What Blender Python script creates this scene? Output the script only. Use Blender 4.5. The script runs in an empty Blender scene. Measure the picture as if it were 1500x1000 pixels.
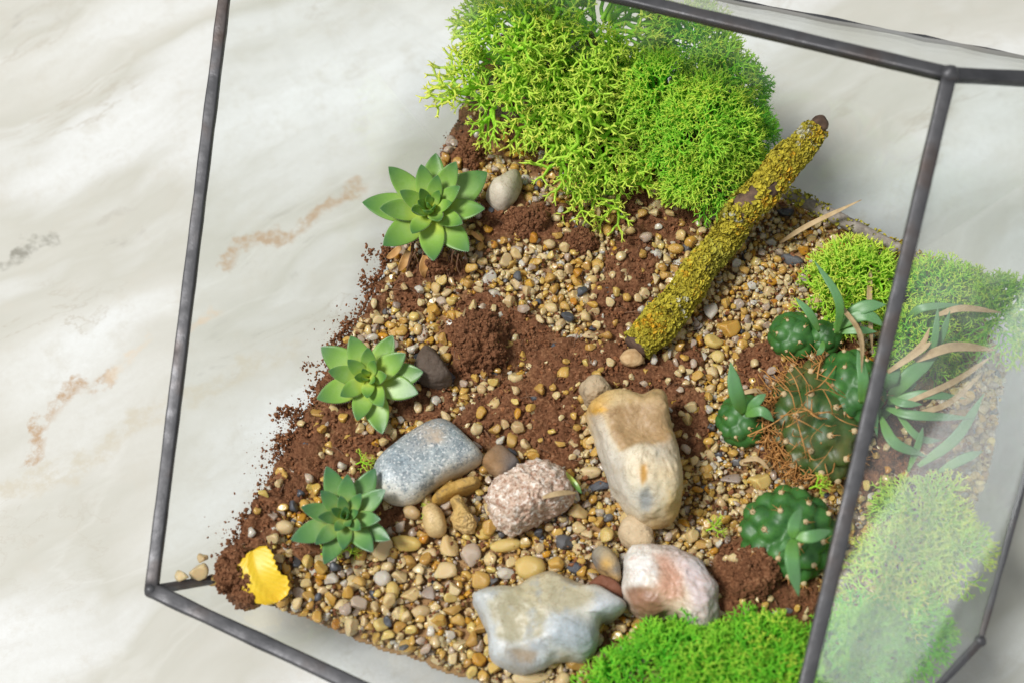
import bpy, math, random
import numpy as np
from mathutils import Vector, Matrix, Quaternion

random.seed(11)
rng = np.random.default_rng(11)
SC = bpy.context.scene
COL = SC.collection
R = math.radians

# ------------------------------------------------------------------ camera
PITCH, DIST, LENS = R(64), 0.55, 50.0
FWD = np.array([0, math.cos(PITCH), -math.sin(PITCH)])
UPV = np.array([0, math.sin(PITCH), math.cos(PITCH)])
RGT = np.array([1.0, 0, 0])
CAM = np.array([0, 0, .055]) - DIST * FWD
KPX = 18 / LENS / 750
cam_d = bpy.data.cameras.new('camera')
cam = bpy.data.objects.new('camera', cam_d); COL.objects.link(cam)
cam.location = CAM; cam.rotation_euler = (math.pi / 2 - PITCH, 0, 0)
cam_d.lens = LENS; cam_d.sensor_width = 36; cam_d.clip_start = .01; cam_d.clip_end = 50
cam_d.dof.use_dof = True; cam_d.dof.focus_distance = .55; cam_d.dof.aperture_fstop = 7.5
SC.camera = cam

# ------------------------------------------------------------------ light and exposure
W = bpy.data.worlds.new('World'); SC.world = W; W.use_nodes = True
bg = W.node_tree.nodes['Background']
bg.inputs[0].default_value = (.92, .96, 1.0, 1); bg.inputs[1].default_value = .39

def area(name, loc, aim, sx, sy, power, col):
    l = bpy.data.lights.new(name, 'AREA'); l.shape = 'RECTANGLE'; l.size = sx; l.size_y = sy
    l.energy = power; l.color = col
    o = bpy.data.objects.new(name, l); COL.objects.link(o)
    o.location = loc
    o.rotation_euler = (Vector(aim) - Vector(loc)).to_track_quat('-Z', 'Y').to_euler()
    return o
area('window_light', (-2.75, -.45, 4.6), (.03, 0, .05), 1.2, 1.2, 325, (1, .985, .965))
area('strip_light', (1.2, -.42, .52), (.17, -.05, .11), .50, .12, .68, (.97, 1, .98))

SC.view_settings.view_transform = 'Standard'; SC.view_settings.look = 'None'
SC.view_settings.gamma = 1; SC.view_settings.use_curve_mapping = False
SC.view_settings.exposure = 0.10
SC.render.engine = 'CYCLES'
SC.cycles.max_bounces = 10; SC.cycles.diffuse_bounces = 4; SC.cycles.transparent_max_bounces = 16
SC.cycles.use_denoising = True
SC.cycles.caustics_reflective = False; SC.cycles.caustics_refractive = False

# ------------------------------------------------------------------ placing by sight line
def ray(px, py): return FWD + RGT * (px - 750) * KPX + UPV * (500 - py) * KPX
def P(px, py, z):
    d = ray(px, py); return CAM + d * ((z - CAM[2]) / d[2])
def on_plane(px, py, pt, n):
    d = ray(px, py); return CAM + d * (np.dot(pt - CAM, n) / np.dot(d, n))
def proj(p):
    q = np.asarray(p) - CAM; w = q @ FWD
    return 750 + (q @ RGT) / w / KPX, 500 - (q @ UPV) / w / KPX
MM = DIST * KPX            # metres for one photo pixel at the focus distance

# ------------------------------------------------------------------ numeric helpers
def _h(i, j, k):
    n = (i * 374761393 + j * 668265263 + k * 1440662683) & 0xffffffff
    n = ((n ^ (n >> 13)) * 1274126177) & 0xffffffff
    return ((n ^ (n >> 16)) & 0xffff) / 32767.5 - 1
def vnoise(p):
    p = np.asarray(p, float); i = np.floor(p).astype(np.int64); f = p - i; f = f * f * (3 - 2 * f)
    x, y, z = i[:, 0], i[:, 1], i[:, 2]; r = 0
    for a in (0, 1):
        for b in (0, 1):
            for c in (0, 1):
                w = (f[:, 0] if a else 1 - f[:, 0]) * (f[:, 1] if b else 1 - f[:, 1]) * (f[:, 2] if c else 1 - f[:, 2])
                r = r + w * _h(x + a, y + b, z + c)
    return r
def fbm(p, o=4):
    p = np.asarray(p, float); s = 0; a = 1
    for k in range(o):
        s = s + a * vnoise(p * 2 ** k + 17.3 * k); a *= .5
    return s / 1.6
def smooth(e0, e1, x):
    t = np.clip((x - e0) / (e1 - e0), 0, 1); return t * t * (3 - 2 * t)
def in_poly(x, y, poly):
    x = np.asarray(x, float); y = np.asarray(y, float); c = np.zeros(x.shape, bool); n = len(poly)
    for i in range(n):
        x0, y0 = poly[i]; x1, y1 = poly[i - 1]
        m = ((y0 > y) != (y1 > y)) & (x < (x1 - x0) * (y - y0) / (y1 - y0 + 1e-12) + x0)
        c ^= m
    return c
def poly_dist(x, y, poly):
    d = np.full(np.shape(x), 1e9); n = len(poly)
    for i in range(n):
        a = np.array(poly[i - 1]); b = np.array(poly[i]); e = b - a
        t = np.clip(((x - a[0]) * e[0] + (y - a[1]) * e[1]) / (e @ e), 0, 1)
        d = np.minimum(d, np.hypot(x - a[0] - t * e[0], y - a[1] - t * e[1]))
    return d

def mesh(name, verts, faces, mats=(), smooth_=True, attrs=None, cols=None, matidx=None):
    """faces: list of arrays (each (n,k)) or one array"""
    me = bpy.data.meshes.new(name)
    V = np.asarray(verts, np.float32).reshape(-1, 3)
    if isinstance(faces, np.ndarray): faces = [faces]
    faces = [np.asarray(f, np.int32) for f in faces if len(f)]
    nf = sum(len(f) for f in faces); loops = np.concatenate([f.ravel() for f in faces])
    tot = np.concatenate([np.full(len(f), f.shape[1], np.int32) for f in faces])
    start = np.concatenate([[0], np.cumsum(tot)[:-1]]).astype(np.int32)
    me.vertices.add(len(V)); me.vertices.foreach_set('co', V.ravel())
    me.loops.add(len(loops)); me.loops.foreach_set('vertex_index', loops)
    me.polygons.add(nf); me.polygons.foreach_set('loop_start', start)
    me.polygons.foreach_set('loop_total', tot)
    if matidx is not None: me.polygons.foreach_set('material_index', np.asarray(matidx, np.int32))
    me.update(calc_edges=True)
    me.polygons.foreach_set('use_smooth', np.full(nf, bool(smooth_)))
    for k, v in (attrs or {}).items():
        a = me.attributes.new(k, 'FLOAT', 'POINT'); a.data.foreach_set('value', np.asarray(v, np.float32))
    if cols is not None:
        a = me.attributes.new('tint', 'FLOAT_COLOR', 'POINT')
        c = np.ones((len(V), 4), np.float32); c[:, :3] = cols; a.data.foreach_set('color', c.ravel())
    for m in (mats if isinstance(mats, (list, tuple)) else [mats]): me.materials.append(m)
    me.validate()
    return me
def obj(name, me, parent=None, label=None, cat=None, group=None, kind=None):
    o = bpy.data.objects.new(name, me); COL.objects.link(o)
    if parent: o.parent = parent
    if label: o['label'] = label
    if cat: o['category'] = cat
    if group: o['group'] = group
    if kind: o['kind'] = kind
    return o
def thing(name, label, cat, loc=(0, 0, 0), group=None):
    o = obj(name, None, None, label, cat, group); o.location = loc; o.empty_display_size = .01
    return o

# ------------------------------------------------------------------ materials
class NT:
    def __init__(s, name):
        s.m = bpy.data.materials.new(name); s.m.use_nodes = True; s.t = s.m.node_tree
        s.b = s.t.nodes['Principled BSDF']; s.out = s.t.nodes['Material Output']
    def n(s, typ, **kw):
        nd = s.t.nodes.new(typ)
        for k, v in kw.items():
            if k.startswith('i_'):
                key = k[2:]; key = int(key) if key.isdigit() else key.replace('_', ' ')
                s.set(nd.inputs[key], v)
            else: setattr(nd, k, v)
        return nd
    def set(s, inp, v):
        if isinstance(v, bpy.types.NodeSocket): s.t.links.new(v, inp)
        elif isinstance(v, tuple) and len(v) == 3 and inp.type == 'RGBA': inp.default_value = (*v, 1)
        else: inp.default_value = v
    def coord(s, sock='Object'): return s.n('ShaderNodeTexCoord').outputs[sock]
    def noise(s, vec, scale, detail=4, rough=.55, dist=0):
        return s.n('ShaderNodeTexNoise', i_Vector=vec, i_Scale=scale, i_Detail=detail, i_Roughness=rough, i_Distortion=dist).outputs
    def ramp(s, fac, stops):
        nd = s.n('ShaderNodeValToRGB', i_Fac=fac); e = nd.color_ramp.elements
        while len(e) < len(stops): e.new(.5)
        for q, (p, c) in zip(e, stops):
            q.position = p; q.color = (*c, 1) if len(c) == 3 else c
        return nd.outputs[0]
    def mix(s, fac, a, b, mode='MIX'):
        nd = s.n('ShaderNodeMix', data_type='RGBA', blend_type=mode)
        s.set(nd.inputs[0], fac); s.set(nd.inputs[6], a); s.set(nd.inputs[7], b)
        return nd.outputs[2]
    def math(s, op, a, b=0.0, c=0.0):
        nd = s.n('ShaderNodeMath', operation=op); s.set(nd.inputs[0], a); s.set(nd.inputs[1], b); s.set(nd.inputs[2], c)
        return nd.outputs[0]
    def attr(s, name): return s.n('ShaderNodeAttribute', attribute_name=name).outputs
    def mrange(s, v, a, b, c=0.0, d=1.0):
        nd = s.n('ShaderNodeMapRange'); s.set(nd.inputs[0], v)
        for i, q in enumerate((a, b, c, d)): nd.inputs[i + 1].default_value = q
        return nd.outputs[0]
    def bump(s, h, strength=.3, dist=.001):
        s.t.links.new(s.n('ShaderNodeBump', i_Height=h, i_Strength=strength, i_Distance=dist).outputs[0], s.b.inputs['Normal'])
    def p(s, **kw):
        for k, v in kw.items(): s.set(s.b.inputs[k.replace('_', ' ')], v)
        return s

def mat_marble():
    t = NT('marble'); co = t.coord()
    mp = t.n('ShaderNodeMapping', i_Vector=co); mp.inputs['Rotation'].default_value = (0, 0, R(-31))
    rot = mp.outputs[0]
    wn = t.noise(co, 7, 3)
    warp = t.n('ShaderNodeVectorMath', operation='MULTIPLY_ADD'); t.set(warp.inputs[0], wn[1])
    warp.inputs[1].default_value = (.055, .055, .05); t.set(warp.inputs[2], rot)
    st = t.n('ShaderNodeMapping', i_Vector=warp.outputs[0]); st.inputs['Scale'].default_value = (2.2, 7.5, 1)
    band = t.noise(st.outputs[0], 1.0, 6, .52)[0]
    c = t.ramp(band, [(.20, (.71, .72, .705)), (.38, (.70, .71, .695)), (.455, (.57, .56, .51)), (.50, (.50, .49, .43)), (.54, (.62, .62, .59)), (.60, (.73, .74, .73)), (.68, (.70, .705, .685)), (.80, (.54, .53, .47))])
    st2 = t.n('ShaderNodeMapping', i_Vector=warp.outputs[0]); st2.inputs['Scale'].default_value = (9, 26, 1); st2.inputs['Location'].default_value = (3, 1, 7)
    f2 = t.noise(st2.outputs[0], 1, 7, .62)[0]
    line = t.math('ABSOLUTE', t.math('SUBTRACT', f2, .5))
    lf = t.mrange(line, 0.0, .022, .15, 0)
    c = t.mix(lf, c, (.50, .48, .42))
    # white hair lines
    f3 = t.noise(st.outputs[0], 1.7, 6, .5)[0]
    l3 = t.mrange(t.math('ABSOLUTE', t.math('SUBTRACT', f3, .53)), 0, .010, .12, 0)
    c = t.mix(l3, c, (.80, .80, .78))
    # crisp thin darker veins and mineral grain
    st4 = t.n('ShaderNodeMapping', i_Vector=warp.outputs[0]); st4.inputs['Scale'].default_value = (7, 20, 1); st4.inputs['Location'].default_value = (9, 4, 2)
    f4 = t.noise(st4.outputs[0], 1, 9, .66, .4)[0]
    l4 = t.mrange(t.math('ABSOLUTE', t.math('SUBTRACT', f4, .46)), 0, .010, .65, 0)
    c = t.mix(t.math('MULTIPLY', l4, t.mrange(t.noise(co, 11, 3)[0], .48, .62)), c, (.42, .38, .31))
    gr = t.noise(co, 420, 5, .75)[0]
    c = t.mix(t.mrange(gr, .36, .66, 0, .22), c, (.50, .48, .43))
    c = t.mix(t.mrange(t.noise(co, 75, 7, .7)[0], .52, .70, 0, .55), c, (.52, .495, .43))
    # small grey-brown inclusions gathered in patches
    patch = t.mrange(t.noise(co, 9, 2)[0], .56, .68)
    sp = t.mrange(t.noise(st2.outputs[0], 5, 4, .7)[0], .58, .66)
    c = t.mix(t.math('MULTIPLY', t.math('MULTIPLY', patch, sp), .55), c, (.36, .34, .30))
    # rust coloured veins
    wv = t.n('ShaderNodeVectorMath', operation='MULTIPLY_ADD'); t.set(wv.inputs[0], t.noise(co, 55, 7, .68)[1])
    wv.inputs[1].default_value = (.026, .026, 0); t.set(wv.inputs[2], co)
    off = t.n('ShaderNodeVectorMath', operation='SUBTRACT'); t.set(off.inputs[0], wv.outputs[0]); off.inputs[1].default_value = (.013, .013, 0)
    def vein(pts, w, colr, amt):
        nonlocal c
        q = [P(x, y, 0) for x, y in pts]; dmin = None
        for a, b in zip(q[:-1], q[1:]):
            e = b - a; L2 = float(e @ e)
            s1 = t.n('ShaderNodeVectorMath', operation='SUBTRACT'); t.set(s1.inputs[0], off.outputs[0]); s1.inputs[1].default_value = tuple(a)
            dt = t.n('ShaderNodeVectorMath', operation='DOT_PRODUCT'); t.set(dt.inputs[0], s1.outputs[0]); dt.inputs[1].default_value = tuple(e / L2)
            cl = t.n('ShaderNodeClamp', i_Value=dt.outputs['Value'])
            sc = t.n('ShaderNodeVectorMath', operation='SCALE'); sc.inputs[0].default_value = tuple(e); t.set(sc.inputs['Scale'], cl.outputs[0])
            ds = t.n('ShaderNodeVectorMath', operation='DISTANCE'); t.set(ds.inputs[0], s1.outputs[0]); t.set(ds.inputs[1], sc.outputs[0])
            d = ds.outputs['Value']; dmin = d if dmin is None else t.math('MINIMUM', dmin, d)
        f = t.mrange(dmin, w * .35, w * .72, amt, 0)
        f = t.math('MULTIPLY', f, t.mrange(t.noise(co, 110, 6, .72)[0], .40, .58))
        c = t.mix(f, c, colr)
    vein([(50, 665), (75, 600), (110, 568), (165, 553)], .0065, (.43, .30, .19), .95)
    vein([(165, 553), (215, 500)], .005, (.62, .52, .40), .6)
    vein([(330, 388), (352, 358), (425, 345), (470, 310), (520, 275)], .0062, (.44, .32, .21), .95)
    vein([(280, 482), (312, 460)], .005, (.62, .48, .34), .7)
    vein([(5, 388), (45, 362), (75, 350)], .006, (.26, .25, .21), .95)
    vein([(150, 318), (190, 302)], .005, (.45, .43, .38), .6)
    vein([(-20, 720), (120, 680), (230, 600), (330, 560), (430, 505)], .009, (.52, .48, .39), .85)
    t.p(Base_Color=c, Roughness=t.mrange(t.noise(co, 30, 3)[0], .3, .7, .38, .5))
    t.b.inputs['Specular IOR Level'].default_value = .12
    return t.m

def mat_glass(name, dust_haze, seed):
    t = NT(name); nt = t.t; nt.nodes.remove(t.b); co = t.coord('Generated')
    g = t.n('ShaderNodeNewGeometry')
    dot = t.n('ShaderNodeVectorMath', operation='DOT_PRODUCT'); t.set(dot.inputs[0], g.outputs['Incoming']); t.set(dot.inputs[1], g.outputs['Normal'])
    f = t.math('POWER', t.math('SUBTRACT', 1.0, t.math('ABSOLUTE', dot.outputs['Value'])), 5.0)
    f = t.math('MULTIPLY_ADD', f, .96, .04)
    tr = t.n('ShaderNodeBsdfTransparent', i_Color=(.985, .995, .99)); gl = t.n('ShaderNodeBsdfGlossy', i_Roughness=.03)
    m1 = t.n('ShaderNodeMixShader'); t.set(m1.inputs[0], f); t.set(m1.inputs[1], tr.outputs[0]); t.set(m1.inputs[2], gl.outputs[0])
    df = t.n('ShaderNodeBsdfDiffuse', i_Color=(.75, .77, .75)); oc = t.coord()
    dn = t.mrange(t.noise(oc, 38, 5, .65)[0], .42, .72, dust_haze * .45, dust_haze * 1.5)  # faint dust when low; higher values paint reflected haze as a diffuse film
    sp = t.mrange(t.n('ShaderNodeTexVoronoi', i_Vector=oc, i_Scale=230).outputs[0], .05, .10, .25, 0)
    sp = t.math('MULTIPLY', sp, t.mrange(t.noise(oc, 70, 1)[0], .58, .62))
    dn = t.math('ADD', dn, t.math('MULTIPLY', sp, .5 if dust_haze > .02 else .25))
    m2 = t.n('ShaderNodeMixShader'); t.set(m2.inputs[0], dn); t.set(m2.inputs[1], m1.outputs[0]); t.set(m2.inputs[2], df.outputs[0])
    nt.links.new(m2.outputs[0], t.out.inputs[0])
    return t.m

def mat_metal():
    t = NT('frame_metal'); co = t.coord()
    n = t.noise(co, 160, 4)[0]; n2 = t.noise(co, 45, 3)[0]
    c = t.ramp(n2, [(.3, (.060, .060, .064)), (.52, (.095, .094, .098)), (.70, (.085, .066, .058)), (.85, (.06, .06, .065))])
    t.p(Base_Color=c, Metallic=.7, Roughness=t.mrange(n, .3, .7, .42, .66)); t.bump(n, .45, .0008)
    return t.m

def mat_soil():
    t = NT('peat'); co = t.coord()
    a = t.noise(co, 900, 4, .7)[0]; b = t.noise(co, 130, 4, .6)[0]
    c = t.ramp(a, [(.25, (.055, .021, .009)), (.46, (.165, .065, .027)), (.60, (.28, .130, .060)), (.74, (.46, .28, .16))])
    c = t.mix(t.mrange(b, .35, .65, 0, .5), c, (.13, .052, .024))
    rn = t.attr('rnd')[2]; c = t.mix(t.mrange(rn, .0, 1, 0, .8), c, t.mix(1.0, c, (1.7, 1.6, 1.5), 'MULTIPLY'))
    g = t.attr('grit')[2]
    gc = t.ramp(t.n('ShaderNodeTexVoronoi', i_Vector=co, i_Scale=420).outputs['Color'], [(.0, (.32, .18, .08)), (.5, (.50, .31, .14)), (1, (.38, .22, .10))])
    c = t.mix(t.math('MULTIPLY', g, .75), c, gc)
    t.p(Base_Color=c, Roughness=.85); t.b.inputs['Specular IOR Level'].default_value = .25
    t.bump(t.math('ADD', a, b), .8, .0012)
    return t.m

def mat_pebble(name, c0, c1, c2, rough=.24, sss=.32, stain=None, trans=.30):
    t = NT(name); co = t.coord()
    oi = t.n('ShaderNodeObjectInfo').outputs['Random']
    rnd = t.math('FRACT', t.math('ADD', t.attr('rnd')[2], oi))
    off = t.n('ShaderNodeVectorMath', operation='ADD'); t.set(off.inputs[0], co); t.set(off.inputs[1], rnd)
    c = t.ramp(rnd, [(0, c0), (.5, c1), (1, c2)])
    n = t.noise(off.outputs[0], 320, 5, .65)[0]
    c = t.mix(t.mrange(n, .40, .68, 0, .55), c, stain or tuple(q * .62 for q in c1))
    n3 = t.noise(off.outputs[0], 1500, 2, .5)[0]
    c = t.mix(t.mrange(n3, .60, .72, 0, .4), c, tuple(min(1, q * 1.35 + .05) for q in c1))
    t.p(Base_Color=c, Roughness=t.mrange(n, .3, .7, rough * .7, rough * 1.35), Subsurface_Weight=sss, Subsurface_Scale=.0026, IOR=1.5, Transmission_Weight=trans)
    t.b.inputs['Subsurface Radius'].default_value = (1, .55, .22)
    t.bump(n, .35, .0006)
    return t.m

def mat_stone(name, speck=None, rough=.4, bump=.25, bs=300, spec_amt=.5, sscale=500, veins=None, coat=0, grain=0, gate=False):
    t = NT(name); co = t.coord(); c = t.attr('tint')[0]
    n = t.noise(co, bs, 6, .62)[0]
    c = t.mix(t.mrange(n, .35, .68, 0, .35), c, t.mix(1.0, c, (.66, .60, .52), 'MULTIPLY'))
    if speck:
        for k, (col, lo, hi, amt, sc) in enumerate(speck):
            m = t.noise(co, sc, 3, .6, .3)
            off = t.n('ShaderNodeVectorMath', operation='ADD'); t.set(off.inputs[0], co); off.inputs[1].default_value = (k * 3.1, k, k * .7)
            f = t.mrange(t.noise(off.outputs[0], sc, 3, .62)[0], lo, hi, 0, amt)
            if gate:
                sc3 = t.n('ShaderNodeSeparateColor', i_Color=t.attr('tint')[0]).outputs; f = t.math('MULTIPLY', f, t.mrange(t.math('SUBTRACT', sc3[0], sc3[2]), .06, .18, 1, .12))
            c = t.mix(f, c, col)
    if veins:
        col, sc, wd, amt = veins
        l = t.math('ABSOLUTE', t.math('SUBTRACT', t.noise(co, sc, 5, .6, .6)[0], .5))
        c = t.mix(t.mrange(l, 0, wd, amt, 0), c, col)
    if grain:
        gn = t.noise(co, 1600, 3, .7)[0]; gl = t.noise(co, 60, 5, .6, 1.2)[0]
        c = t.mix(t.mrange(gn, .40, .72, 0, .45), c, t.mix(1.0, c, (.62, .55, .46), 'MULTIPLY'))
        c = t.mix(t.mrange(t.math('ABSOLUTE', t.math('SUBTRACT', gl, .5)), 0, .012, .5, 0), c, t.mix(1.0, c, (.45, .36, .26), 'MULTIPLY'))
        c = t.mix(t.mrange(t.noise(co, 95, 5, .65)[0], .54, .66, 0, .45), c, t.mix(1.0, c, (.84, .68, .42), 'MULTIPLY'))
    t.p(Base_Color=c, Roughness=t.mrange(n, .3, .7, rough * .8, rough * 1.25), Subsurface_Weight=.04, Subsurface_Scale=.002, Coat_Weight=coat, Coat_Roughness=.2)
    t.bump(n, bump, .0012)
    return t.m

def mat_moss(name, tipc, basec, deep):
    t = NT(name); co = t.coord()
    u = t.attr('tip')[2]; r = t.attr('rnd')[2]
    c = t.mix(t.mrange(u, .25, 1.0), basec, tipc)
    c = t.mix(t.mrange(r, 0, 1, 0, .6), c, deep); c = t.mix(t.mrange(t.noise(co, 140, 3)[0], .55, .75, 0, .45), c, t.mix(1.0, c, (.72, .62, .45), 'MULTIPLY'))
    nt = t.t; t.p(Base_Color=c, Roughness=.55); t.b.inputs['Specular IOR Level'].default_value = .3
    tl = t.n('ShaderNodeBsdfTranslucent', i_Color=c)
    m = t.n('ShaderNodeMixShader', i_0=.36); t.set(m.inputs[1], t.b.outputs[0]); t.set(m.inputs[2], tl.outputs[0])
    nt.links.new(m.outputs[0], t.out.inputs[0])
    return t.m

def mat_leaf(name, base, mid, tip, edge, rough=.30, sheen=0, bloom=.2):
    t = NT(name); co = t.coord(); u = t.attr('u')[2]; e = t.attr('e')[2]
    rnd = t.n('ShaderNodeObjectInfo').outputs['Random']
    n = t.noise(co, 220, 4)[0]; n2 = t.noise(co, 1400, 2)[0]
    uu = t.math('ADD', u, t.mrange(n, .3, .7, -.12, .12))
    c = t.ramp(uu, [(.15, base), (.52, mid), (.95, tip)])
    c = t.mix(t.mrange(rnd, 0, 1, 0, bloom * 1.6), c, t.mix(.6, c, (.05, .17, .06)))
    c = t.mix(t.mrange(t.noise(co, 3.2, 5, .65)[0], .48, .72, 0, bloom), c, t.mix(.5, c, (.62, .70, .55)))
    c = t.mix(t.mrange(t.noise(co, 26, 3, .6)[0], .68, .74, 0, .6), c, (.22, .15, .07))
    c = t.mix(t.mrange(n2, .5, .75, 0, .25), c, tuple(q * .6 for q in mid))
    c = t.mix(t.mrange(e, .86, 1.0, 0, .65), c, edge)
    nt = t.t; t.p(Base_Color=c, Roughness=rough, Subsurface_Weight=.12, Subsurface_Scale=.002, Sheen_Weight=sheen)
    t.b.inputs['Subsurface Radius'].default_value = (.6, 1, .3)
    t.bump(n, .12, .0006)
    tl = t.n('ShaderNodeBsdfTranslucent', i_Color=c)
    m = t.n('ShaderNodeMixShader', i_0=.07); t.set(m.inputs[1], t.b.outputs[0]); t.set(m.inputs[2], tl.outputs[0])
    nt.links.new(m.outputs[0], t.out.inputs[0])
    return t.m

def mat_plain(name, c, c2, sc=200, rough=.6, bump=.3, sss=0):
    t = NT(name); n = t.noise(t.coord(), sc, 5, .62)[0]
    t.p(Base_Color=t.ramp(n, [(.32, c), (.68, c2)]), Roughness=rough, Subsurface_Weight=sss, Subsurface_Scale=.002); t.bump(n, bump, .001)
    return t.m
def mat_tint(name, sc=500, rough=.7, bump=.3, var=.5):
    t = NT(name); n = t.noise(t.coord(), sc, 5, .62)[0]; c = t.attr('tint')[0]
    t.p(Base_Color=t.mix(t.mrange(n, .35, .7, 0, var), c, t.mix(1.0, c, (.5, .42, .35), 'MULTIPLY')), Roughness=rough); t.bump(n, bump, .001)
    return t.m

M = dict(
    marble=mat_marble(), glass=mat_glass('clear_glass', .012, 1), glass_haze=mat_glass('haze_glass', .075, 2),  # second glass: the right pane's reflected haze put in as diffuse colour
    metal=mat_metal(), soil=mat_soil(),
    cream=mat_pebble('cream_quartz', (.84, .57, .22), (.90, .69, .37), (.72, .49, .24)),
    honey=mat_pebble('honey_quartz', (.72, .40, .07), (.80, .50, .13), (.56, .31, .08)),
    amber=mat_pebble('amber_quartz', (.78, .36, .03), (.74, .42, .06), (.64, .24, .02)),
    white=mat_pebble('milky_quartz', (.74, .66, .52), (.78, .71, .60), (.66, .58, .46)),
    grey=mat_pebble('violet_grey_quartz', (.56, .42, .31), (.70, .56, .42), (.42, .33, .27)),
    slate=mat_pebble('dark_slate', (.055, .062, .075), (.085, .09, .10), (.12, .115, .11), .4, .0, (.04, .04, .045), 0.0),
    yellow=mat_pebble('ochre_quartz', (.86, .60, .15), (.88, .66, .24), (.80, .50, .10)),
    moss=mat_moss('moss_yellow_green', (.98, .97, .19), (.46, .84, .05), (.36, .84, .045)),
    moss_mid=mat_moss('moss_mid_green', (.90, .97, .14), (.28, .80, .045), (.20, .78, .04)),
    moss_deep=mat_moss('moss_deep_green', (.55, .93, .08), (.16, .74, .04), (.10, .68, .04)),
    leaf=mat_leaf('houseleek_leaf', (.66, .74, .12), (.27, .47, .07), (.05, .165, .035), (.56, .66, .32)),
    leaf_blue=mat_leaf('houseleek_leaf_blue', (.54, .60, .12), (.17, .35, .085), (.035, .14, .05), (.48, .58, .32)),
    strap=mat_leaf('grey_green_leaf', (.14, .32, .06), (.12, .28, .10), (.13, .27, .12), (.30, .44, .26), .42),
    cactus=mat_plain('cactus_skin', (.018, .085, .016), (.055, .18, .03), 160, .48, .3, .05),
    cactus_brown=mat_plain('cactus_skin_brown', (.022, .085, .016), (.11, .105, .025), 90, .45, .3, .1),
    areole=mat_plain('areole_wool', (.55, .40, .20), (.70, .56, .34), 900, .9, .5),
    spine=mat_plain('spine', (.40, .17, .045), (.58, .30, .09), 400, .6, .1),
    dry=mat_plain('dry_leaf', (.36, .24, .11), (.54, .40, .22), 260, .7, .4),
    dryorange=mat_plain('dry_husk', (.45, .22, .06), (.58, .35, .14), 260, .7, .4),
    root=mat_plain('root_fibre', (.10, .045, .022), (.24, .13, .07), 500, .8, .3),
    yleaf=mat_leaf('yellow_leaf', (.74, .50, .02), (.80, .56, .03), (.78, .50, .02), (.62, .36, .02), .45, 0, 0.0),
    twigbark=mat_plain('grey_bark', (.16, .13, .11), (.36, .32, .27), 300, .85, .8),
    bark=mat_plain('bark', (.045, .026, .018), (.17, .10, .065), 240, .85, .8),
    lichen=mat_tint('lichen', 900, .85, .3),
    wood=mat_plain('broken_wood', (.42, .25, .11), (.60, .42, .22), 500, .8, .6),
)

# ------------------------------------------------------------------ the marble table top
def slab(x0, y0, x1, y1, z0, z1):
    v = [(x, y, z) for z in (z0, z1) for (x, y) in ((x0, y0), (x1, y0), (x1, y1), (x0, y1))]
    f = np.array([(3, 2, 1, 0), (4, 5, 6, 7), (0, 1, 5, 4), (1, 2, 6, 5), (2, 3, 7, 6), (3, 0, 4, 7)])
    return v, f
v, f = slab(-1.6, -1.3, 1.6, 1.7, -.03, 0)
obj('table_top', mesh('table_top', v, f, M['marble'], False), kind='structure')

# ------------------------------------------------------------------ terrarium skeleton (corner points)
ZS = .055
V0 = P(222, 864, .066); S0 = P(312, 848, ZS)
dl = P(650, 210, ZS) - P(325, 830, ZS); df = P(700, 1000, ZS) - P(345, 872, ZS)
nl = np.cross(dl, V0 - S0); nl /= np.linalg.norm(nl)
nf = np.cross(df, V0 - S0); nf /= np.linalg.norm(nf)
VL = on_plane(345, -137, S0, nl); VF = on_plane(1115, 1281, S0, nf)
VA = P(1390, 110, .168); VE = P(1436, 938, .082)
nr = np.cross(VF - VA, VE - VA); nr /= np.linalg.norm(nr)
if nr[2] < 0: nr = -nr
VG = on_plane(1585, 390, VA, nr); VK = on_plane(1720, 127, VA, nr)
ZB = .0035
B0 = V0 + (S0 - V0) * ((ZB - V0[2]) / (S0[2] - V0[2]))
B1 = B0 + dl / np.linalg.norm(dl) * .115
B2 = np.array([.125, .032, ZB]); B3 = np.array([.140, -.065, ZB])
B4 = B0 + df / np.linalg.norm(df) * .085

terr = thing('glass_terrarium', 'open faceted glass terrarium with dark metal frame standing on the marble', 'terrarium', (0, 0, 0))

def bar(p, q, w, wob=.04, name='frame_bar', seg=24, flat=.75, seed=0):
    p = np.array(p); q = np.array(q); d = q - p; L = np.linalg.norm(d); d /= L
    up = np.array([0, 0, 1.0]); a = np.cross(d, up); a /= np.linalg.norm(a); b = np.cross(a, d)
    n = 12; th = np.arange(n) / n * 2 * math.pi + math.pi / n
    cx = np.sign(np.cos(th)) * np.abs(np.cos(th)) ** .3; cy = np.sign(np.sin(th)) * np.abs(np.sin(th)) ** .3
    ts = np.linspace(0, 1, seg + 1)
    rr = 1 + wob * fbm(np.c_[ts * L * 90, ts * 0 + seed, ts * 0], 3)
    of = wob * w * .35 * vnoise(np.c_[ts * L * 35, ts * 0 + seed + 5, ts * 0])
    Vv = (p + d * (ts * L)[:, None])[:, None, :] + (a * cx[:, None] * w)[None] * rr[:, None, None] + (b * cy[:, None] * w * flat)[None] * rr[:, None, None] + (a * of[:, None])[:, None, :]
    Vv = Vv.reshape(-1, 3)
    i = np.arange(seg)[:, None] * n; j = np.arange(n)[None]; k = (j + 1) % n
    F = np.stack([i + j, i + k, i + n + k, i + n + j], -1).reshape(-1, 4)
    caps = np.array([list(range(n))[::-1], list(range(seg * n, seg * n + n))])
    return obj(name, mesh(name, Vv, [F, caps], M['metal']), terr)
def ico(sub):
    import bmesh
    bm = bmesh.new(); bmesh.ops.create_icosphere(bm, subdivisions=sub, radius=1)
    v = np.array([x.co[:] for x in bm.verts]); f = np.array([[q.index for q in x.verts] for x in bm.faces]); bm.free()
    return v, f
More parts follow.
